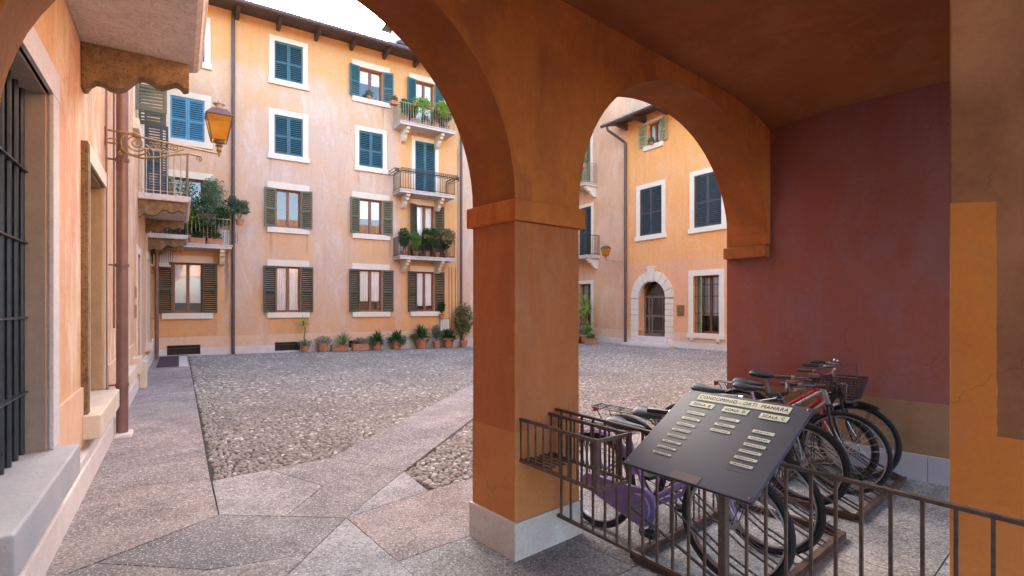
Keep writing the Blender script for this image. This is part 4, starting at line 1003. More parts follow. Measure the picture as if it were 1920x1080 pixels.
# doormat
rt = empty('doormat', FC(-.2, 17.6, gz(-.2, 17.6)), PH); tag(rt, 'dark purple doormat with a pale strip beside it at the far end of the walkway', 'doormat')
def gbox(m, a0, a1, b0, b1, dz0, dz1, ca, cb):
    P = [(a, b_) for b_ in (b0, b1) for a in (a0, a1)]; z0 = gz(ca, cb)
    v = [m.vert((a-ca, b_-cb, gz(a, b_)-z0+dz)) for dz in (dz0, dz1) for (a, b_) in P]
    for q in ((0,2,3,1),(4,5,7,6),(0,1,5,4),(2,6,7,3),(0,4,6,2),(1,3,7,5)): m.f.append([v[k] for k in q])
m = MB(); gbox(m, -.52, -.02, 16.5, 19.9, .004, .02, -.2, 17.6); m.build('mat', M['mat'], rt)
m = MB(); gbox(m, -.02+.01, .2, 16.4, 19.9, .003, .012, -.2, 17.6); m.build('pale_strip', M['white'], rt)

# ------------------------------------------------------------------ plants
rp = random.Random(11)
def blade(m, p, az, el, L_, w, droop, n=5, twist=0):
    p = Vector(p); d = Vector((math.cos(az)*math.cos(el), math.sin(az)*math.cos(el), math.sin(el))); side = Vector((-math.sin(az), math.cos(az), 0))
    prev = None
    for i in range(n+1):
        t = i/n; ww = w*(math.sin(math.pi*min(.12+t*.88, 1))**.7)*.5 if i < n else 0
        a = m.vert(p+side*ww); b_ = m.vert(p-side*ww+Vector((0, 0, ww*.5)))
        if prev: m.f.append([prev[0], prev[1], b_, a])
        prev = (a, b_); p = p+d*(L_/n); d = (d+Vector((0, 0, -droop/n))).normalized()
def rosette(m, c, n, L_, w, droop, el0=.1, el1=1.4, rnd=rp):
    for i in range(n): blade(m, c, rnd.uniform(0, 6.283), rnd.uniform(el0, el1), L_*rnd.uniform(.75, 1.1), w*rnd.uniform(.8, 1.2), droop*rnd.uniform(.7, 1.3))
def bush(m, c, r, n, ls, rnd=rp, hollow=.3):
    for i in range(n):
        while True:
            q = Vector((rnd.uniform(-1, 1), rnd.uniform(-1, 1), rnd.uniform(-1, 1)))
            if hollow < q.length < 1: break
        p = Vector(c)+Vector((q.x*r[0], q.y*r[1], q.z*r[2])); az = rnd.uniform(0, 6.283); el = rnd.uniform(-.6, 1.2)
        l = ls*rnd.uniform(.6, 1.3); d = Vector((math.cos(az)*math.cos(el), math.sin(az)*math.cos(el), math.sin(el))); s_ = Vector((-math.sin(az), math.cos(az), rnd.uniform(-.5, .5)))*l*.32
        m.f.append([m.vert(p), m.vert(p+d*l*.5+s_), m.vert(p+d*l), m.vert(p+d*l*.5-s_)])
def pot(root, r, h, mat='terracotta', rim=True):
    m = MB(); m.lathe([(r*.68, 0), (r*.95, h*.8), (r, h*.82), (r*1.06, h*.84), (r*1.06, h), (r*.93, h), (r*.9, h*.9)], 16); p = m.build('pot', M[mat], root, True)
    m = MB(); m.lathe([(r*.91, h*.88), (.001, h*.9)], 12); m.build('soil', M['soil'], p); return p
def trough(root, w, d, h, mat='terracotta'):
    m = MB(); m.prism([(-d/2*.85, 0), (d/2*.85, 0), (d/2, h), (-d/2, h)], lambda p, q: (-w/2, p, q), lambda p, q: (w/2, p, q)); m.box(-w/2-.012, w/2+.012, -d/2-.012, d/2+.012, h-.04, h+.002); p = m.build('trough', M[mat], root, bevel=.006)
    MB().box(-w/2+.03, w/2-.03, -d/2+.03, d/2-.03, h+.002, h+.008).build('soil', M['soil'], p); return p
def plant(P, label, cat, group, kind, s=1, pr=.16, ph=.28, box=None, name='potted_plant', mat='terracotta', **k):
    rt = empty(name, P, PH); tag(rt, label, cat, group)
    if box: trough(rt, *box); h = box[2]; pr = box[0]/2
    else: pot(rt, pr, ph, mat); h = ph
    m = MB(); lm = 'leafmd'
    if kind == 'dracaena':
        t = MB(); t.tube([(0, 0, h*.9), (-.03, 0, h+.3*s), (.02, .01, h+.6*s), (-.05, 0, h+.82*s)], .022, 6); t.build('trunk', M['bark'], rt)
        rosette(m, (-.05, 0, h+.82*s), 44, .32*s, .028, .9, -.3, 1.4); rosette(m, (.02, 0, h+.5*s), 10, .16*s, .02, .9); m.build('crown', M['leaflt'], rt)
        m = MB(); bush(m, (0, 0, h+.07), (pr*1.5, pr*1.5, .13), 160, .09); m.build('foliage', M['leafgy'], rt); return rt
    if kind == 'dome': bush(m, (0, 0, h+.07), (pr*1.35, pr*1.35, .17), 520, .06); lm = 'leafgy'
    if kind == 'spiky': rosette(m, (.15, 0, h*.9), 90, .58*s, .03, .8, .0, 1.5); lm = 'leafmd'
    if kind == 'low': bush(m, (0, 0, h+.09), (pr*.95, .13, .15), 420, .07); lm = k.get('lm', 'leafdry')
    if kind == 'aspid': rosette(m, (0, 0, h*.9), int(85*s), .52*s, .08, .9, .2, 1.45); rosette(m, (0, 0, h*.9), 40, .38*s, .075, 1.2, -.1, .8); lm = 'leafdk'
    if kind == 'shrub':
        t = MB()
        for i in range(7): a = rp.uniform(0, 6.28); t.tube([(0, 0, h*.9), (.1*math.cos(a)*s, .1*math.sin(a)*s, h+.3*s), (.2*math.cos(a)*s, .2*math.sin(a)*s, h+rp.uniform(.55, .9)*s)], .008, 4)
        t.build('stems', M['bark'], rt); bush(m, (0, 0, h+.62*s), (.28*s, .26*s, .46*s), 900, .085*s+.02, hollow=0); lm = k.get('lm', 'leafdry')
    if kind == 'ivy': bush(m, (0, -.02, h+.08), (pr*1.3, .17, .2), 480, .085); bush(m, (0, -.14, h-.15), (pr*1.15, .07, .3), 380, .075, hollow=0); lm = k.get('lm', 'leafmd')
    if kind == 'tree':
        t = MB()
        for i in range(6): a = rp.uniform(0, 6.28); t.tube([(0, 0, h*.9), (.12*math.cos(a), .12*math.sin(a), h+.4*s), (.3*math.cos(a)*s, .2*math.sin(a)*s, h+rp.uniform(.7, 1.)*s)], .01, 4)
        t.build('stems', M['bark'], rt); lm = k.get('lm', 'leafdk')
        for i in range(14): bush(m, (rp.uniform(-.36, .36)*s, rp.uniform(-.2, .2)*s, h+rp.uniform(.3, 1.1)*s), (.2*s, .18*s, .17*s), 190, .075, hollow=0)
    m.build('foliage', M[lm], rt); return rt
G = 'terracotta pots lined up along the back wall'
def gp(a, b_): return FC(a, b_, gz(a, b_)-.005)
# on-wall a positions measured from the photograph
plant(gp(3.9, 20.1), 'thin trunked dracaena with a leaf tuft in the leftmost pot of the row', 'potted plant', G, 'dracaena', 1, .17, .24)
plant(gp(4.55, 20.12), 'low dome of grey green leaves in a wide round terracotta pot, second from the left', 'potted plant', G, 'dome', 1, .24, .34)
plant(gp(5.15, 20.1), 'spiky long leaved plant in a rectangular terracotta trough', 'potted plant', G, 'spiky', 1.05, box=(.6, .25, .24))
plant(gp(5.95, 20.1), 'low dry brownish shrub in a rectangular terracotta trough by the back wall', 'potted plant', G, 'low', 1, box=(.62, .25, .26))
plant(gp(6.6, 20.08), 'glossy broad leaved plant in a flared pot just right of the brownish trough', 'potted plant', G, 'aspid', .95, .22, .34)
rt = plant(gp(7.42, 20.08), 'glossy broad leaved plant with pale foliage trailing over the right of its pot', 'potted plant', G, 'aspid', 1.0, .22, .36)
m = MB(); bush(m, (.17, -.2, .36), (.18, .1, .26), 260, .09, hollow=0); m.build('trailing_foliage', M['leafgy'], rt)
plant(gp(8.5, 20.05), 'biggest broad leaved plant of the row in the largest terracotta pot', 'potted plant', G, 'aspid', 1.2, .28, .46)
plant(gp(9.2, 20.1), 'grey green shrub in a small reddish pot between two broad leaved plants', 'potted plant', G, 'shrub', .62, .17, .3, lm='leafgy')
plant(gp(9.72, 20.0), 'dark broad leaved plant in a tall pot next to the downpipe', 'potted plant', G, 'aspid', 1.1, .25, .42)
plant(gp(10.5, 20.1), 'tall airy olive coloured shrub in a small pot at the right end of the row', 'potted plant', G, 'shrub', 1.55, .18, .28)
plant(FC(9.55, 20.3, 1.06), 'little shrub in a small pot standing on the meter cabinet', 'potted plant', None, 'shrub', .5, .11, .18, lm='leafdk')
G2 = 'potted palms at the foot of the salmon house'
plant(gp(15.9, 18.2), 'tall multi stemmed palm like plant in a big pot by the salmon house', 'potted plant', G2, 'spiky', 1.5, .3, .4)
rt = plant(gp(16.1, 18.7), 'tallest yucca with leaf tufts high up in front of the barred window', 'potted plant', G2, 'dracaena', 1.2, .26, .34)
m = MB(); t = MB()
for (x, y, z) in ((.3, .1, 1.9), (-.25, .2, 2.1), (.1, -.3, 1.6), (0, .1, 1.3)): t.tube([(0, 0, .3), (x*.6, y*.6, z*.6), (x, y, z)], .025, 6); rosette(m, (x, y, z), 50, .55, .04, 1.1, -.5, 1.4)
t.build('trunk', M['bark'], rt); m.build('crown', M['leaflt'], rt)
plant(gp(15.7, 17.6), 'low plant in a wide terracotta pot right of the palms', 'potted plant', G2, 'low', 1, box=(.5, .3, .25), lm='leafmd')
plant(gp(15.3, 18.9), 'small round leafy bush low on the cobbles left of the palms', 'potted plant', G2, 'dome', 1, .2, .16)
plant(gp(15.4, 18.4), 'medium spiky plant in front of the tall palms', 'potted plant', G2, 'spiky', 1.05, .24, .3)
# balcony and sill plants
G3 = 'plants on the balconies of the back building'
def bp(a, b_, z): return FC(a, b_, z)
k = 0
plant(bp(8.05, 19.68, 4.1), 'left hanging trough with trailing green plants on the lowest balcony rail', 'planter', G3, 'ivy', box=(.45, .16, .14))
plant(bp(8.75, 19.6, 4.36), 'terracotta trough hung on the middle of the lowest balcony rail', 'planter', G3, 'ivy', box=(.6, .17, .15), lm='leafdk')
plant(bp(9.5, 19.6, 4.36), 'terracotta trough hung on the right part of the lowest balcony rail', 'planter', G3, 'ivy', box=(.55, .17, .15), lm='leafdry')
for i, (a, s_, lm) in enumerate(((7.7, .85, 'leafdk'), (8.2, .75, 'leafmd'), (8.7, .9, 'leafdk'), (9.15, .8, 'leafgy'), (9.6, .95, 'leafdk'))):
    plant(bp(a, 19.95, 3.63), ['bushy dark shrub at the left end of the lowest balcony floor', 'small green shrub second from left on the lowest balcony floor', 'leafy dark shrub in the middle of the lowest balcony floor', 'grey green shrub right of the middle on the lowest balcony floor', 'dark shrub at the right end of the lowest balcony floor'][i], 'potted plant', G3, 'shrub', s_, .13, .22, lm=lm)
plant(bp(8.35, 19.62, 9.72), 'trough of bright green seedlings on the top balcony rail, left', 'planter', G3, 'ivy', box=(.75, .16, .13), mat='pipe', lm='leaflt')
plant(bp(9.25, 19.62, 9.72), 'shorter trough of bright green seedlings on the top balcony rail, right', 'planter', G3, 'ivy', box=(.5, .16, .13), mat='pipe', lm='leaflt')
for i, (a, s_, kd) in enumerate(((7.72, .7, 'shrub'), (8.1, .6, 'shrub'), (8.6, .5, 'dome'), (9.1, .6, 'shrub'), (9.6, .85, 'shrub'))):
    plant(bp(a, 19.9, 9.06), ['leafy plant in a pot at the left end of the top balcony floor', 'smaller plant beside the left end pot on the top balcony floor', 'low round plant in the middle of the top balcony floor', 'pale potted shrub right of the middle on the top balcony floor', 'dry olive shrub at the right end of the top balcony floor'][i], 'potted plant', G3, kd, s_, .13, .22, lm='leafmd' if i < 2 else 'leafdry')
plant(bp(7.22, 19.8, 9.65), 'dark dried plant hanging outside the left corner of the top balcony', 'planter', G3, 'low', box=(.3, .3, .12), mat='pipe', lm='leafdry')
plant(bp(6.4, 20.42, 9.935), 'small pale flowering plant on the sill of the open top floor window', 'potted plant', None, 'dome', .5, .12, .09)
G4 = 'plants on the leafy left balcony'
plant(bp(.25, 19.9, 3.65), 'bright yellow green leafy bush on the left balcony', 'potted plant', G4, 'tree', .8, .2, .26, lm='leaflt')
plant(bp(.6, 20.1, 3.65), 'tall blue green tree like plant rising from the left balcony', 'potted plant', G4, 'tree', 1.75, .2, .26, lm='leafgy')
plant(bp(1.0, 19.85, 3.65), 'airy dark shrub at the right side of the left balcony', 'potted plant', G4, 'tree', 1.2, .18, .25, lm='leafdk')
plant(bp(.75, 19.6, 4.45), 'terracotta trough with thin stems on the left balcony rail', 'planter', G4, 'ivy', box=(.5, .17, .15), lm='leafgy')
plant(bp(1.72, 19.75, 4.35), 'feathery blue green plant in a pot hanging outside the right corner of the left balcony', 'potted plant', G4, 'tree', .62, .14, .2, lm='leafgy')
for i, a in enumerate((.0, .5, 1.0)): plant(bp(a, 19.72, 3.65), ['terracotta trough on the left balcony floor, leftmost', 'terracotta trough in the middle of the left balcony floor', 'terracotta trough on the left balcony floor, rightmost'][i], 'planter', G4, 'low', box=(.42, .18, .17), lm='leafdk')
plant(FC(16.85, 15.05, 8.47), 'window box of small trailing flowers on the sill of the green shuttered window', 'planter', None, 'dome', 1, .1, .08)
G5 = 'plants on the salmon house balcony'
plant(FC(16.25, 18.7, 8.2), 'bright green plant in a pot on the corner of the salmon house balcony rail', 'potted plant', G5, 'dome', 1, .16, .2)
plant(FC(16.35, 19.3, 7.55), 'low leafy planter on the salmon house balcony floor', 'planter', G5, 'low', box=(.9, .25, .2), lm='leafmd')

# ------------------------------------------------------------------ railing with basket holder
r0 = Vector((.27, 3.49)); rd = Vector((.5968, -.8024)); rn_ = Vector((-.8024, -.5968))   # rail start, direction, passage side
rang = math.atan2(rd.y, rd.x)
rt = empty('iron_railing', (r0.x, r0.y, 0), rang)
tag(rt, 'low brown iron railing with thin upright bars running from the pillar towards the right pier', 'railing')
ZR = .905
L_ = 2.42
MB().box(0, L_, -.013, .013, ZR-.012, ZR+.004).build('handrail', M['iron'], rt, bevel=.003)
MB().box(0, L_, -.011, .011, .185, .203).build('bottom_rail', M['iron'], rt)
ks = [.012, .10, .19, .29, .39, .49, .585, .68, .775, .872, .972, 1.069, 1.16, 1.378, 1.468, 1.557, 1.66, 1.754, 1.845, 1.942, 2.039, 2.133, 2.229, 2.32]
for i, k in enumerate(ks): MB().box(k-.006, k+.006, -.006, .006, .203, ZR-.0125).build('bar', M['iron'], rt)
MB().box(1.263-.019, 1.263+.019, -.019, .019, 0, ZR+.06).build('post', M['iron'], rt, bevel=.002)
# square bar basket fixed on the passage side
rt = empty('umbrella_basket', (r0.x+rn_.x*.03, r0.y+rn_.y*.03, .62), rang); tag(rt, 'rectangular open basket of brown iron bars fixed beside the pillar on the railing', 'basket')
m = MB(); x0, x1, y0, y1, h = .0, .73, -.29, -.035, .26
for z in (.0, h):
    m.box(x0, x1, y0-.009, y0+.009, z-.009, z+.009); m.box(x0, x1, y1-.009, y1+.009, z-.009, z+.009)
    m.box(x0-.009, x0+.009, y0+.01, y1-.01, z-.009, z+.009); m.box(x1-.009, x1+.009, y0+.01, y1-.01, z-.009, z+.009)
for (x, y) in ((x0, y0), (x1, y0), (x0, y1), (x1, y1)): m.box(x-.012, x+.012, y-.012, y+.012, -.012, h+.012)
m.build('frame', M['iron'], rt)
m = MB()
for i in range(1, 10):
    for y in (y0, y1): x = x0+(x1-x0)*i/10; m.box(x-.005, x+.005, y-.004, y+.004, .01, h-.01)
for i in range(1, 4):
    for x in (x0, x1): y = y0+(y1-y0)*i/4; m.box(x-.005, x+.005, y-.006, y+.006, .01, h-.01)
m.build('side_bars', M['iron'], rt); m = MB()
for i in range(1, 6): y = y0+(y1-y0)*i/6; m.box(x0+.01, .3, y-.004, y+.005, -.006, .004)
m.build('floor_bars', M['iron'], rt)

# ------------------------------------------------------------------ sign board
BL = Vector((.54, 2.5, .835)); BR = Vector((.926, 1.981, .838)); TL = Vector((.944, 2.86, 1.138)); BR = BL+Vector((rd.x, rd.y, 0))*.650
ex = Vector((rd.x, rd.y, 0)); up_ = (TL-BL); up_ = (up_-ex*up_.dot(ex)); bw, bh = .650, up_.length; ey = up_.normalized(); ez = ex.cross(ey)
rt = empty('name_board', BL, 0)
rt.rotation_euler = Matrix((ex, ey, ez)).transposed().to_euler()
tag(rt, 'tilted dark brown board with pale name plates mounted above the iron railing', 'sign')
MB().box(0, bw, 0, bh, -.014, 0).build('panel', M['board'], rt, bevel=.003)
mm = MB(); pc = Vector((bw*.5, bh*.55, -.014))
def text_mesh(txt, size, mat, parent, x, y, z, italic=0, sx=1, name='lettering'):
    cu = bpy.data.curves.new(name, 'FONT'); cu.body = txt; cu.size = size; cu.align_x = 'CENTER'; cu.align_y = 'CENTER'; cu.shear = italic; cu.extrude = .0006; cu.space_character = 1.1
    o = bpy.data.objects.new(name, cu); COL.objects.link(o); bpy.context.view_layer.update()
    me = bpy.data.meshes.new_from_object(o.evaluated_get(bpy.context.evaluated_depsgraph_get())); bpy.data.objects.remove(o)
    me.materials.clear(); me.materials.append(mat); o = bpy.data.objects.new(name, me); COL.objects.link(o); o.parent = parent; o.location = (x, y, z); o.scale = (sx, 1, 1); return o
def plate(cx, cy, w, h, txt=None, size=.03, mat='plate', rot=0, sx=1):
    o = MB().box(cx-w/2, cx+w/2, cy-h/2, cy+h/2, .0005, .003).build('name_plate', M[mat], rt)
    if txt: text_mesh(txt, size, M['ink'], o, cx, cy, .0034, sx=sx)
    elif mat == 'plate':
        m = MB(); x = cx-w*.36
        while x < cx+w*.34: l = rp.uniform(.004, .009); m.box(x, x+l, cy-.0022, cy+.0022, .003, .0034); x += l+.003
        m.build('worn_lettering', M['ink'], o)
    return o
BOARD_PLATES = []
# homography from the photo corners to board coordinates
def solve_h(src, dst):
    A = []; B = []
    for (x, y), (u, v) in zip(src, dst):
        A.append([x, y, 1, 0, 0, 0, -u*x, -u*y]); B.append(u); A.append([0, 0, 0, x, y, 1, -v*x, -v*y]); B.append(v)
    return np.append(np.linalg.solve(np.array(A, float), np.array(B, float)), 1).reshape(3, 3)
HM = solve_h([(1275.5, 730.5), (1505, 758.4), (1409, 941.6), (1168, 869)], [(0, bh), (bw, bh), (bw, 0), (0, 0)])
def bq(x, y): q = HM @ np.array([1160+x/4.694, 720+y/4.694, 1]); return q[0]/q[2], q[1]/q[2]
def plate_px(tl, br, txt=None, size=.03, sx=1):
    a = bq(*tl); b_ = bq(*br); plate((a[0]+b_[0])/2, (a[1]+b_[1])/2, abs(b_[0]-a[0]), abs(a[1]-b_[1]), txt, size, sx=sx)
plate_px((652, 86), (1400, 243), 'CONDOMINIO - ORTI  MANARA', .036, .80)
plate_px((585, 150), (752, 217), 'SCALA  B', .026, .85); plate_px((860, 188), (1045, 262), 'SCALA  D', .026, .85); plate_px((1175, 235), (1390, 316), 'SCALA  C', .026, .85)
for i in range(8): plate_px((552-37.5*i, 233+50.7*i), (690-36.4*i, 278+52*i))
for i in range(3): plate_px((830-35*i, 279+50*i), (983-34*i, 327+52*i))
for i in range(6): plate_px((1120-33.5*i, 382+57.3*i), (1292-31*i, 440+59.5*i))
for (x, y) in ((.02, .02), (bw-.02, .02), (.02, bh-.02), (bw-.02, bh-.02)): MB().lathe([(.005, 0), (.005, .002), (.003, .003)], 10, (x, y, 0)).build('screw', M['chrome'], rt)
a = bq(480, 755); b_ = bq(640, 880); o = MB().box(a[0], b_[0]+.02, b_[1]+.002, a[1], .0005, .002).build('tape_patch', M['gutter'], rt)
for (q1, q2) in (((920, 735), (1095, 778)),): a = bq(*q1); b_ = bq(*q2); MB().box(a[0], b_[0], b_[1], a[1], .0005, .0012).build('glue_mark', M['gutter'], rt)
m = MB(); m.box(bw*.42, bw*.58, bh*.15, bh*.85, -.03, -.0145); m.build('back_batten', M['iron'], rt)
# ------------------------------------------------------------------ bicycle racks and bicycles
eu = lambda v, u, z=0: FA(v, u, z)
def rack(v0, v1, u0, u1, slots, label):
    rt = empty('bike_rack', FA(v0, u0, 0), TH); tag(rt, label, 'bicycle rack', 'bicycle racks in the niche'); w = v1-v0; d = u1-u0
    m = MB()
    for y in (0, d): m.box(0, w, y-.02, y+.02, .01, .05)
    for x in (0, w): m.box(x-.02, x+.02, .02, d-.02, .01, .05)
    m.build('base_frame', M['rackbase'], rt)
    for s_ in slots:
        for dx in (-.035, .035):
            x = s_-v0+dx; m = MB(); m.tube([(x, .0, .045), (x, d*.35, .14), (x, d*.8, .34), (x, d*.97, .36), (x, d, .30), (x, d, .05)], .0075, 6); m.build('wheel_holder', M['rackst'], rt, True)
    m = MB(); m.tube([(0, d, .33), (w, d, .33)], .012, 6)
    m.tube([(0, 0, .03), (0, d, .33)], .01, 6); m.tube([(w, 0, .03), (w, d, .33)], .01, 6); m.build('top_bar', M['rackst'], rt)
rack(2.66, 4.02, 1.2, 1.95, [2.88, 3.12, 3.42, 3.7, 3.92], 'low steel bicycle rack with angled wheel holders, nearer to the railing')
rack(4.40, 5.72, 1.22, 1.92, [4.54, 4.8, 5.03, 5.27, 5.55], 'low steel bicycle rack with angled wheel holders, beside the dark red wall')

def bike(P, rz, label, frame, style='mtb', R0=.335, wb=1.05, sh=.86, hh=.98, lean=0, steer=0, basket=False, bell=False, carrier=False, fender=True, guard=False, bag=False, rim='chrome', tyre=.021, spk=True, drop=False, orange=False, front_dark=False):
    """origin on the ground under the rear hub, +x forward"""
    rt = empty('bicycle', P, 0); rt.rotation_euler = (lean, 0, rz); tag(rt, label, 'bicycle', 'bicycles parked in the niche')
    hubz = R0; fx = wb
    F = M[frame]
    def wheel(x, nm):
        T_ = Matrix.Translation((x, 0, hubz))
        m = MB(T_); n = 44; m.tube([((R0-tyre)*math.cos(2*math.pi*i/n), 0, (R0-tyre)*math.sin(2*math.pi*i/n)) for i in range(n)], tyre, 8, True)
        w = m.build('wheel', M['rubber'], rt, True)
        m = MB(T_); rr = R0-tyre*2-.006
        for yy in (-.008, .008): m.tube([(rr*math.cos(2*math.pi*i/n), yy, rr*math.sin(2*math.pi*i/n)) for i in range(n)], .008, 5, True)
        m.build('rim', M[rim], w, True)
        m = MB(T_)
        for i in range(28):
            t = 2*math.pi*i/28; s_ = 1 if i % 2 else -1; t2 = t+(.35 if (i//2) % 2 else -.35)
            m.tube([(.02*math.cos(t2), .028*s_, .02*math.sin(t2)), (rr*math.cos(t), 0, rr*math.sin(t))], .0013, 3, cap=False)
        m.tube([(0, -.05, 0), (0, .05, 0)], .012, 8); m.tube([(0, -.03, 0), (0, -.027, 0)], .026, 10); m.tube([(0, .027, 0), (0, .03, 0)], .026, 10)
        m.build('spokes', M['chrome'], w); return w
    wheel(0, 'r'); wheel(fx, 'f')
    ha = math.atan2(.35, 1)    # head angle from vertical
    crown = Vector((fx-.12, 0, hubz+R0+.03)); headt = crown+Vector((-.05, 0, .13)); bb = Vector((.44, 0, hubz-.05)); seatt = Vector((bb.x-.16, 0, .70 if style != 'city' else .66))
    m = MB()
    if style == 'city': m.tube([headt+Vector((0, 0, -.02)), (fx-.32, 0, .5), (bb.x+.08, 0, .36), bb], .017, 8); m.tube([headt+Vector((.0, 0, -.09)), (fx-.33, 0, .42), (bb.x+.02, 0, .28)], .015, 8)
    elif style == 'step': m.tube([headt, (seatt+(bb-seatt)*.55)], .016, 8); m.tube([headt+Vector((.03, 0, -.09)), bb], .018, 8)
    else: m.tube([headt, seatt+Vector((.02, 0, -.04))], .017, 8); m.tube([headt+Vector((.03, 0, -.08)), bb], .020, 8)
    m.tube([bb, seatt], .016, 8); m.tube([crown+Vector((-.005, 0, .015)), headt+Vector((-.005, 0, .02))], .022, 8)
    for s_ in (-1, 1): m.tube([(bb.x-.02, .03*s_, bb.z), (0, .06*s_, hubz)], .010, 6); m.tube([(seatt.x+.01, .02*s_, seatt.z-.05), (0, .06*s_, hubz)], .008, 6)
    fo = m.build('frame', F, rt, True)
    m = MB()
    for s_ in (-1, 1): m.tube([(crown.x, .05*s_, crown.z-.0), (crown.x+.03, .052*s_, crown.z-.15), (fx-.01, .055*s_, hubz)], .012, 7)
    m.tube([(crown.x, -.055, crown.z), (crown.x, .055, crown.z)], .014, 7); m.build('fork', F if not front_dark else M['blackp'], rt, True)
    # saddle
    sp = MB(); st_ = seatt+Vector((-.045*(sh-.7)/.2, 0, sh-.06-seatt.z)); sp.tube([seatt, st_], .012, 7); sp.build('seat_post', M['chrome'], rt, True)
    m = MB(); prof = [(-.14, .085, .03), (-.11, .09, .035), (-.05, .07, .03), (.03, .035, .024), (.10, .024, .02), (.14, .016, .012)]
    ringsS = []
    for (x, w, h) in prof:
        ringsS.append([m.vert((st_.x+x, w*math.cos(2*math.pi*k/10), sh-.03+(h if math.sin(2*math.pi*k/10) > 0 else h*1.3)*math.sin(2*math.pi*k/10)+.012*(x < -.08))) for k in range(10)])
    for i in range(len(ringsS)-1):
        for k in range(10): m.f.append([ringsS[i][k], ringsS[i][(k+1) % 10], ringsS[i+1][(k+1) % 10], ringsS[i+1][k]])
    m.f.append(ringsS[0][::-1]); m.f.append(ringsS[-1]); sa_ = m.build('saddle', M['saddle'], rt, True)
    m = MB()
    for s_ in (-1, 1): m.tube([(st_.x-.11, .05*s_, sh-.05), (st_.x-.02, .025*s_, sh-.075), (st_.x+.1, .01*s_, sh-.05)], .004, 5)
    m.build('saddle_rails', M['chrome'], sa_)
    # bars, rotated by steer round the head tube
    hb = Matrix.Translation(headt) @ Matrix.Rotation(steer, 4, 'Z'); z = hh-headt.z
    m = MB(hb); m.tube([(0, 0, -.02), (-.03, 0, z-.06), (.04 if style == 'mtb' else 0, 0, z-.02)], .013, 7)
    if style == 'mtb': P_ = [(-.02, -.29, z+.01), (.02, -.12, z-.01), (.04, 0, z-.02), (.02, .12, z-.01), (-.02, .29, z+.01)]
    else: P_ = [(-.24, -.27, z), (-.10, -.26, z+.005), (.0, -.16, z+.0), (.03, 0, z-.03), (.0, .16, z), (-.10, .26, z+.005), (-.24, .27, z)]
    m.tube(P_, .011, 7); ho = m.build('handlebar', M['chrome'] if bell else M['blackp'], rt, True)
    for s_ in (0, 1):
        a_ = Vector(P_[0 if s_ == 0 else -1]); b2 = Vector(P_[1 if s_ == 0 else -2]); d_ = (b2-a_).normalized(); m = MB(hb); m.tube([a_-d_*.01, a_+d_*.06, a_+d_*.12], [.016, .0175, .016], 8); m.build('grip', M['saddle'], ho, True)
        m = MB(hb); q = a_+d_*.15; m.tube([q, q+Vector((.04, 0, -.02)), q-d_*.07+Vector((.07, 0, -.03)), q-d_*.12+Vector((.055, 0, -.03))], .005, 5); m.tube([q+d_*.01, q-d_*.02], .018, 7); m.build('brake_lever', M['chrome'], ho)
        m = MB(hb); sg = -1 if s_ == 0 else 1; m.tube([q+Vector((.05, 0, -.01)), (.16, .08*sg, z+.02), (.17, .02*sg, z-.12), (.08, .01*sg, -.02), (.07, 0, -.10)], .0028, 5); m.build('brake_cable', M['cable'], ho, True)
    if bell: m = MB(hb); m.ell((-.02, .14, z+.035), (.028, .028, .024), 10, 6); m.build('bell', M['chrome'], ho, True)
    # drivetrain
    m = MB(); n = 28; m.tube([(bb.x+.085*math.cos(2*math.pi*i/n), -.055, bb.z+.085*math.sin(2*math.pi*i/n)) for i in range(n)], .006, 5, True); m.tube([(bb.x, -.09, bb.z), (bb.x, .09, bb.z)], .014, 8)
    for i in range(5): t = 2*math.pi*i/5; m.tube([(bb.x, -.055, bb.z), (bb.x+.08*math.cos(t), -.055, bb.z+.08*math.sin(t))], .005, 4)
    for s_, t in ((-1, R(-50)), (1, R(130))): e = (bb.x+.17*math.cos(t), .085*s_, bb.z+.17*math.sin(t)); m.tube([(bb.x, .085*s_, bb.z), e], .009, 6)
    co = m.build('crankset', M['rackst'], rt, True)
    for s_, t in ((-1, R(-50)), (1, R(130))): e = (bb.x+.17*math.cos(t), .085*s_, bb.z+.17*math.sin(t)); MB().box(e[0]-.045, e[0]+.045, min(e[1]+.01*s_, e[1]+.09*s_), max(e[1]+.01*s_, e[1]+.09*s_), e[2]-.012, e[2]+.012).build('pedal', M['blackp'], co)
    m = MB()
    for z_ in (.045, -.045): m.tube([(0, -.055, hubz+z_*.8), (bb.x, -.055, bb.z+z_*1.9)], .004, 4)
    m.build('chain', M['dkiron'], co)
    if guard:
        m = MB(); P_ = [(bb.x+.125*math.cos(t), bb.z+.125*math.sin(t)) for t in [R(-110+20*i) for i in range(12)]]
        P_ += [(-.03, hubz+.06), (-.07, hubz), (-.03, hubz-.05)]
        m.prism(P_, lambda p, q: (p, .062 if False else -.10, q), lambda p, q: (p, -.062, q)); g_ = m.build('chain_guard', F, rt, bevel=.008)
        m = MB(); m.tube([(bb.x, -.125, bb.z), (bb.x, -.101, bb.z)], .085, 20); m.tube([(bb.x, -.13, bb.z), (bb.x, -.1255, bb.z)], .03, 12); m.build('guard_disc', F, g_)
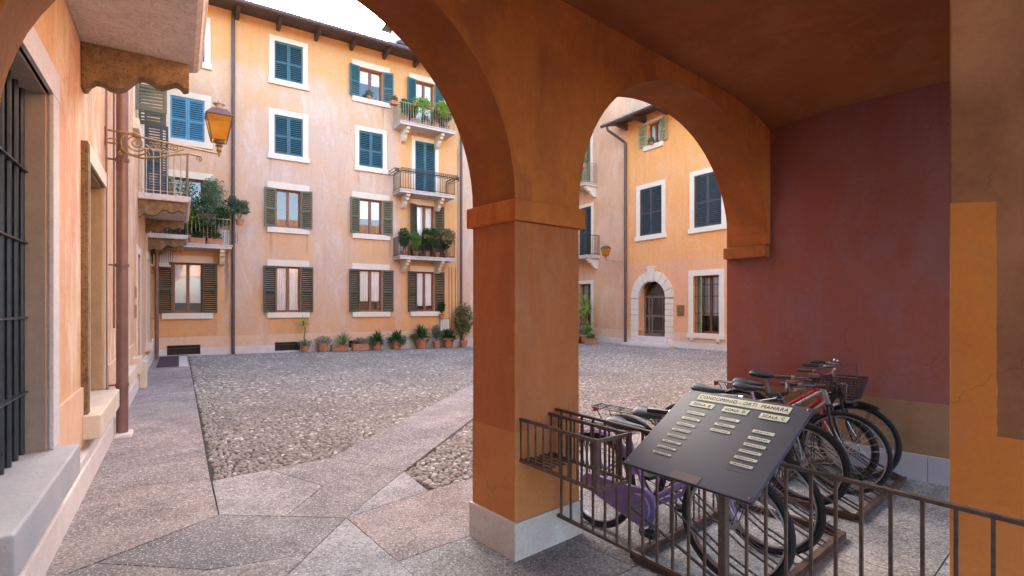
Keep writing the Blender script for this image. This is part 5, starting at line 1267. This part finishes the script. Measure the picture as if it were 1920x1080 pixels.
    if fender:
        for x, t0, t1 in ((0, 20, 190), (fx, 62, 150)):
            m = MB(); n = 20; pr = None
            for i in range(n+1):
                t = R(t0+(t1-t0)*i/n); ring = []
                for (dy, dr_) in ((-.03, -.008), (-.015, .012), (.015, .012), (.03, -.008)): r_ = R0+.012+dr_; ring.append(m.vert((x+r_*math.cos(t), dy, hubz+r_*math.sin(t))))
                if pr:
                    for k in range(3): m.f.append([pr[k], pr[k+1], ring[k+1], ring[k]])
                pr = ring
            for s_ in (-1, 1): t = R(t0+8 if x else t1-15); m.tube([(x, .045*s_, hubz), (x+(R0+.015)*math.cos(t), .03*s_, hubz+(R0+.015)*math.sin(t))], .003, 4)
            m.build('mudguard', F if style == 'city' and x == 0 else M['blackp'], rt, True)
    if carrier:
        m = MB(); zc = R0*2+.06
        m.tube([(-.30, -.065, zc), (.16, -.06, zc), (.16, .06, zc), (-.30, .065, zc)], .006, 5, True)
        for y in (-.02, .02): m.tube([(-.30, y, zc), (.16, y, zc)], .004, 4)
        for x in (-.2, -.05, .08): m.tube([(x, -.063, zc), (x, .063, zc)], .004, 4)
        for s_ in (-1, 1): m.tube([(-.12, .065*s_, zc), (0, .065*s_, hubz)], .005, 5); m.tube([(-.26, .065*s_, zc), (0, .065*s_, hubz)], .005, 5)
        m.tube([(.16, 0, zc), (seatt.x, 0, seatt.z-.02)], .006, 5)
        c_ = m.build('carrier', M['rackst'], rt, True); MB().box(-.325, -.308, -.03, .03, zc-.05, zc-.005).build('reflector', M['redref'], c_)
    if basket:
        m = MB(); bx, bz = fx-.10, crown.z+.015; h_ = .19
        def loop(z, a, b2): return [(bx-a, -b2, z), (bx+a, -b2, z), (bx+a, b2, z), (bx-a, b2, z)]
        for i in range(9): t = i/8; m.tube(loop(bz+h_*t, .10+.045*t, .12+.05*t), .0035 if 0 < i < 8 else .006, 4, True)
        A_l = loop(bz, .10, .12); B_l = loop(bz+h_, .145, .17)
        for e in range(4):
            n = 11
            for i in range(n):
                t = i/n; p = Vector(A_l[e]).lerp(Vector(A_l[(e+1) % 4]), t); q = Vector(B_l[e]).lerp(Vector(B_l[(e+1) % 4]), t); m.tube([p, q], .0022, 3)
        for i in range(7): y = -.12+.04*i; m.tube([(bx-.1, y, bz), (bx+.1, y, bz)], .0025, 3)
        m.build('wire_basket', M['blackp'], rt)
        m = MB(); m.tube([(bx+.08, 0, bz-.02), (bx+.10, 0, bz-.06)], [.02, .03], 8); m.build('headlamp', M['chrome'], rt, True)
    if bag: m = MB(); m.box(-.08, .10, -.07, .07, -.13, .10, Matrix.Translation(headt+Vector((.08, .02, .0)))); m.build('handlebar_bag', M['cloth'], rt, bevel=.03)
    if orange: m = MB(); m.ell((fx+.02, .0, hubz+.22), (.012, .022, .03), 8, 6); m.build('spoke_reflector', M['orange'], rt, True)
    m = MB(); m.tube([(bb.x-.08, .05, bb.z-.02), (bb.x-.16, .14, .015)], .008, 6); m.build('kickstand', M['rackst'], rt)
    return rt
def place_bike(v, uf, wb=1.05, R0=.335, yaw=0, **k):
    """uf: u of the foremost point of the front wheel; the bike points to -u"""
    rear = uf+R0+wb; rz = TH-R(90)+yaw
    return bike(FA(v, rear, .0), rz, k.pop('label'), k.pop('frame'), R0=R0, wb=wb, **k)
place_bike(2.88, 1.08, 1.02, .335, label='lilac step through city bicycle with a full chain guard, nearest to the railing', frame='lilac', style='city', guard=True, carrier=True, sh=.80, hh=.95, orange=True, lean=R(-3))
place_bike(3.42, 1.10, 1.08, .35, label='dark silver city bicycle with mudguards and rear carrier, second from the railing', frame='olivep', style='step', carrier=True, sh=.80, hh=.92, lean=R(4), bag=True)
place_bike(4.47, 1.27, 1.04, .335, label='black mountain bicycle with knobbly front tyre, middle of the row', frame='blackp', style='mtb', fender=False, sh=.86, hh=.90, tyre=.026, lean=R(2), steer=R(8))
place_bike(5.00, 1.14, 1.06, .345, label='grey road worn bicycle with a shiny rim, left of the red one', frame='silverp', front_dark=True, style='step', fender=False, sh=.83, hh=.90, tyre=.017, lean=R(-2))
place_bike(5.26, 1.29, 1.03, .325, label='red bicycle with thick double frame tubes', frame='redp', style='step', fender=False, sh=.84, hh=.95, tyre=.024, rim='olivep', lean=R(2))
place_bike(5.5, 1.19, 1.06, .345, label='black bicycle with a wire front basket and a chrome bell, next to the red wall', frame='blackp', style='city', basket=True, bell=True, carrier=True, sh=.90, hh=1.03, lean=R(-2), steer=R(12))
place_bike(2.93, 2.05, 1.0, .32, label='blue bicycle standing crosswise behind the lilac one, close to the pillar', frame='bluep', style='city', fender=True, sh=.78, hh=.9, yaw=R(14), lean=R(3)) if False else None
print('objects', len(bpy.data.objects))
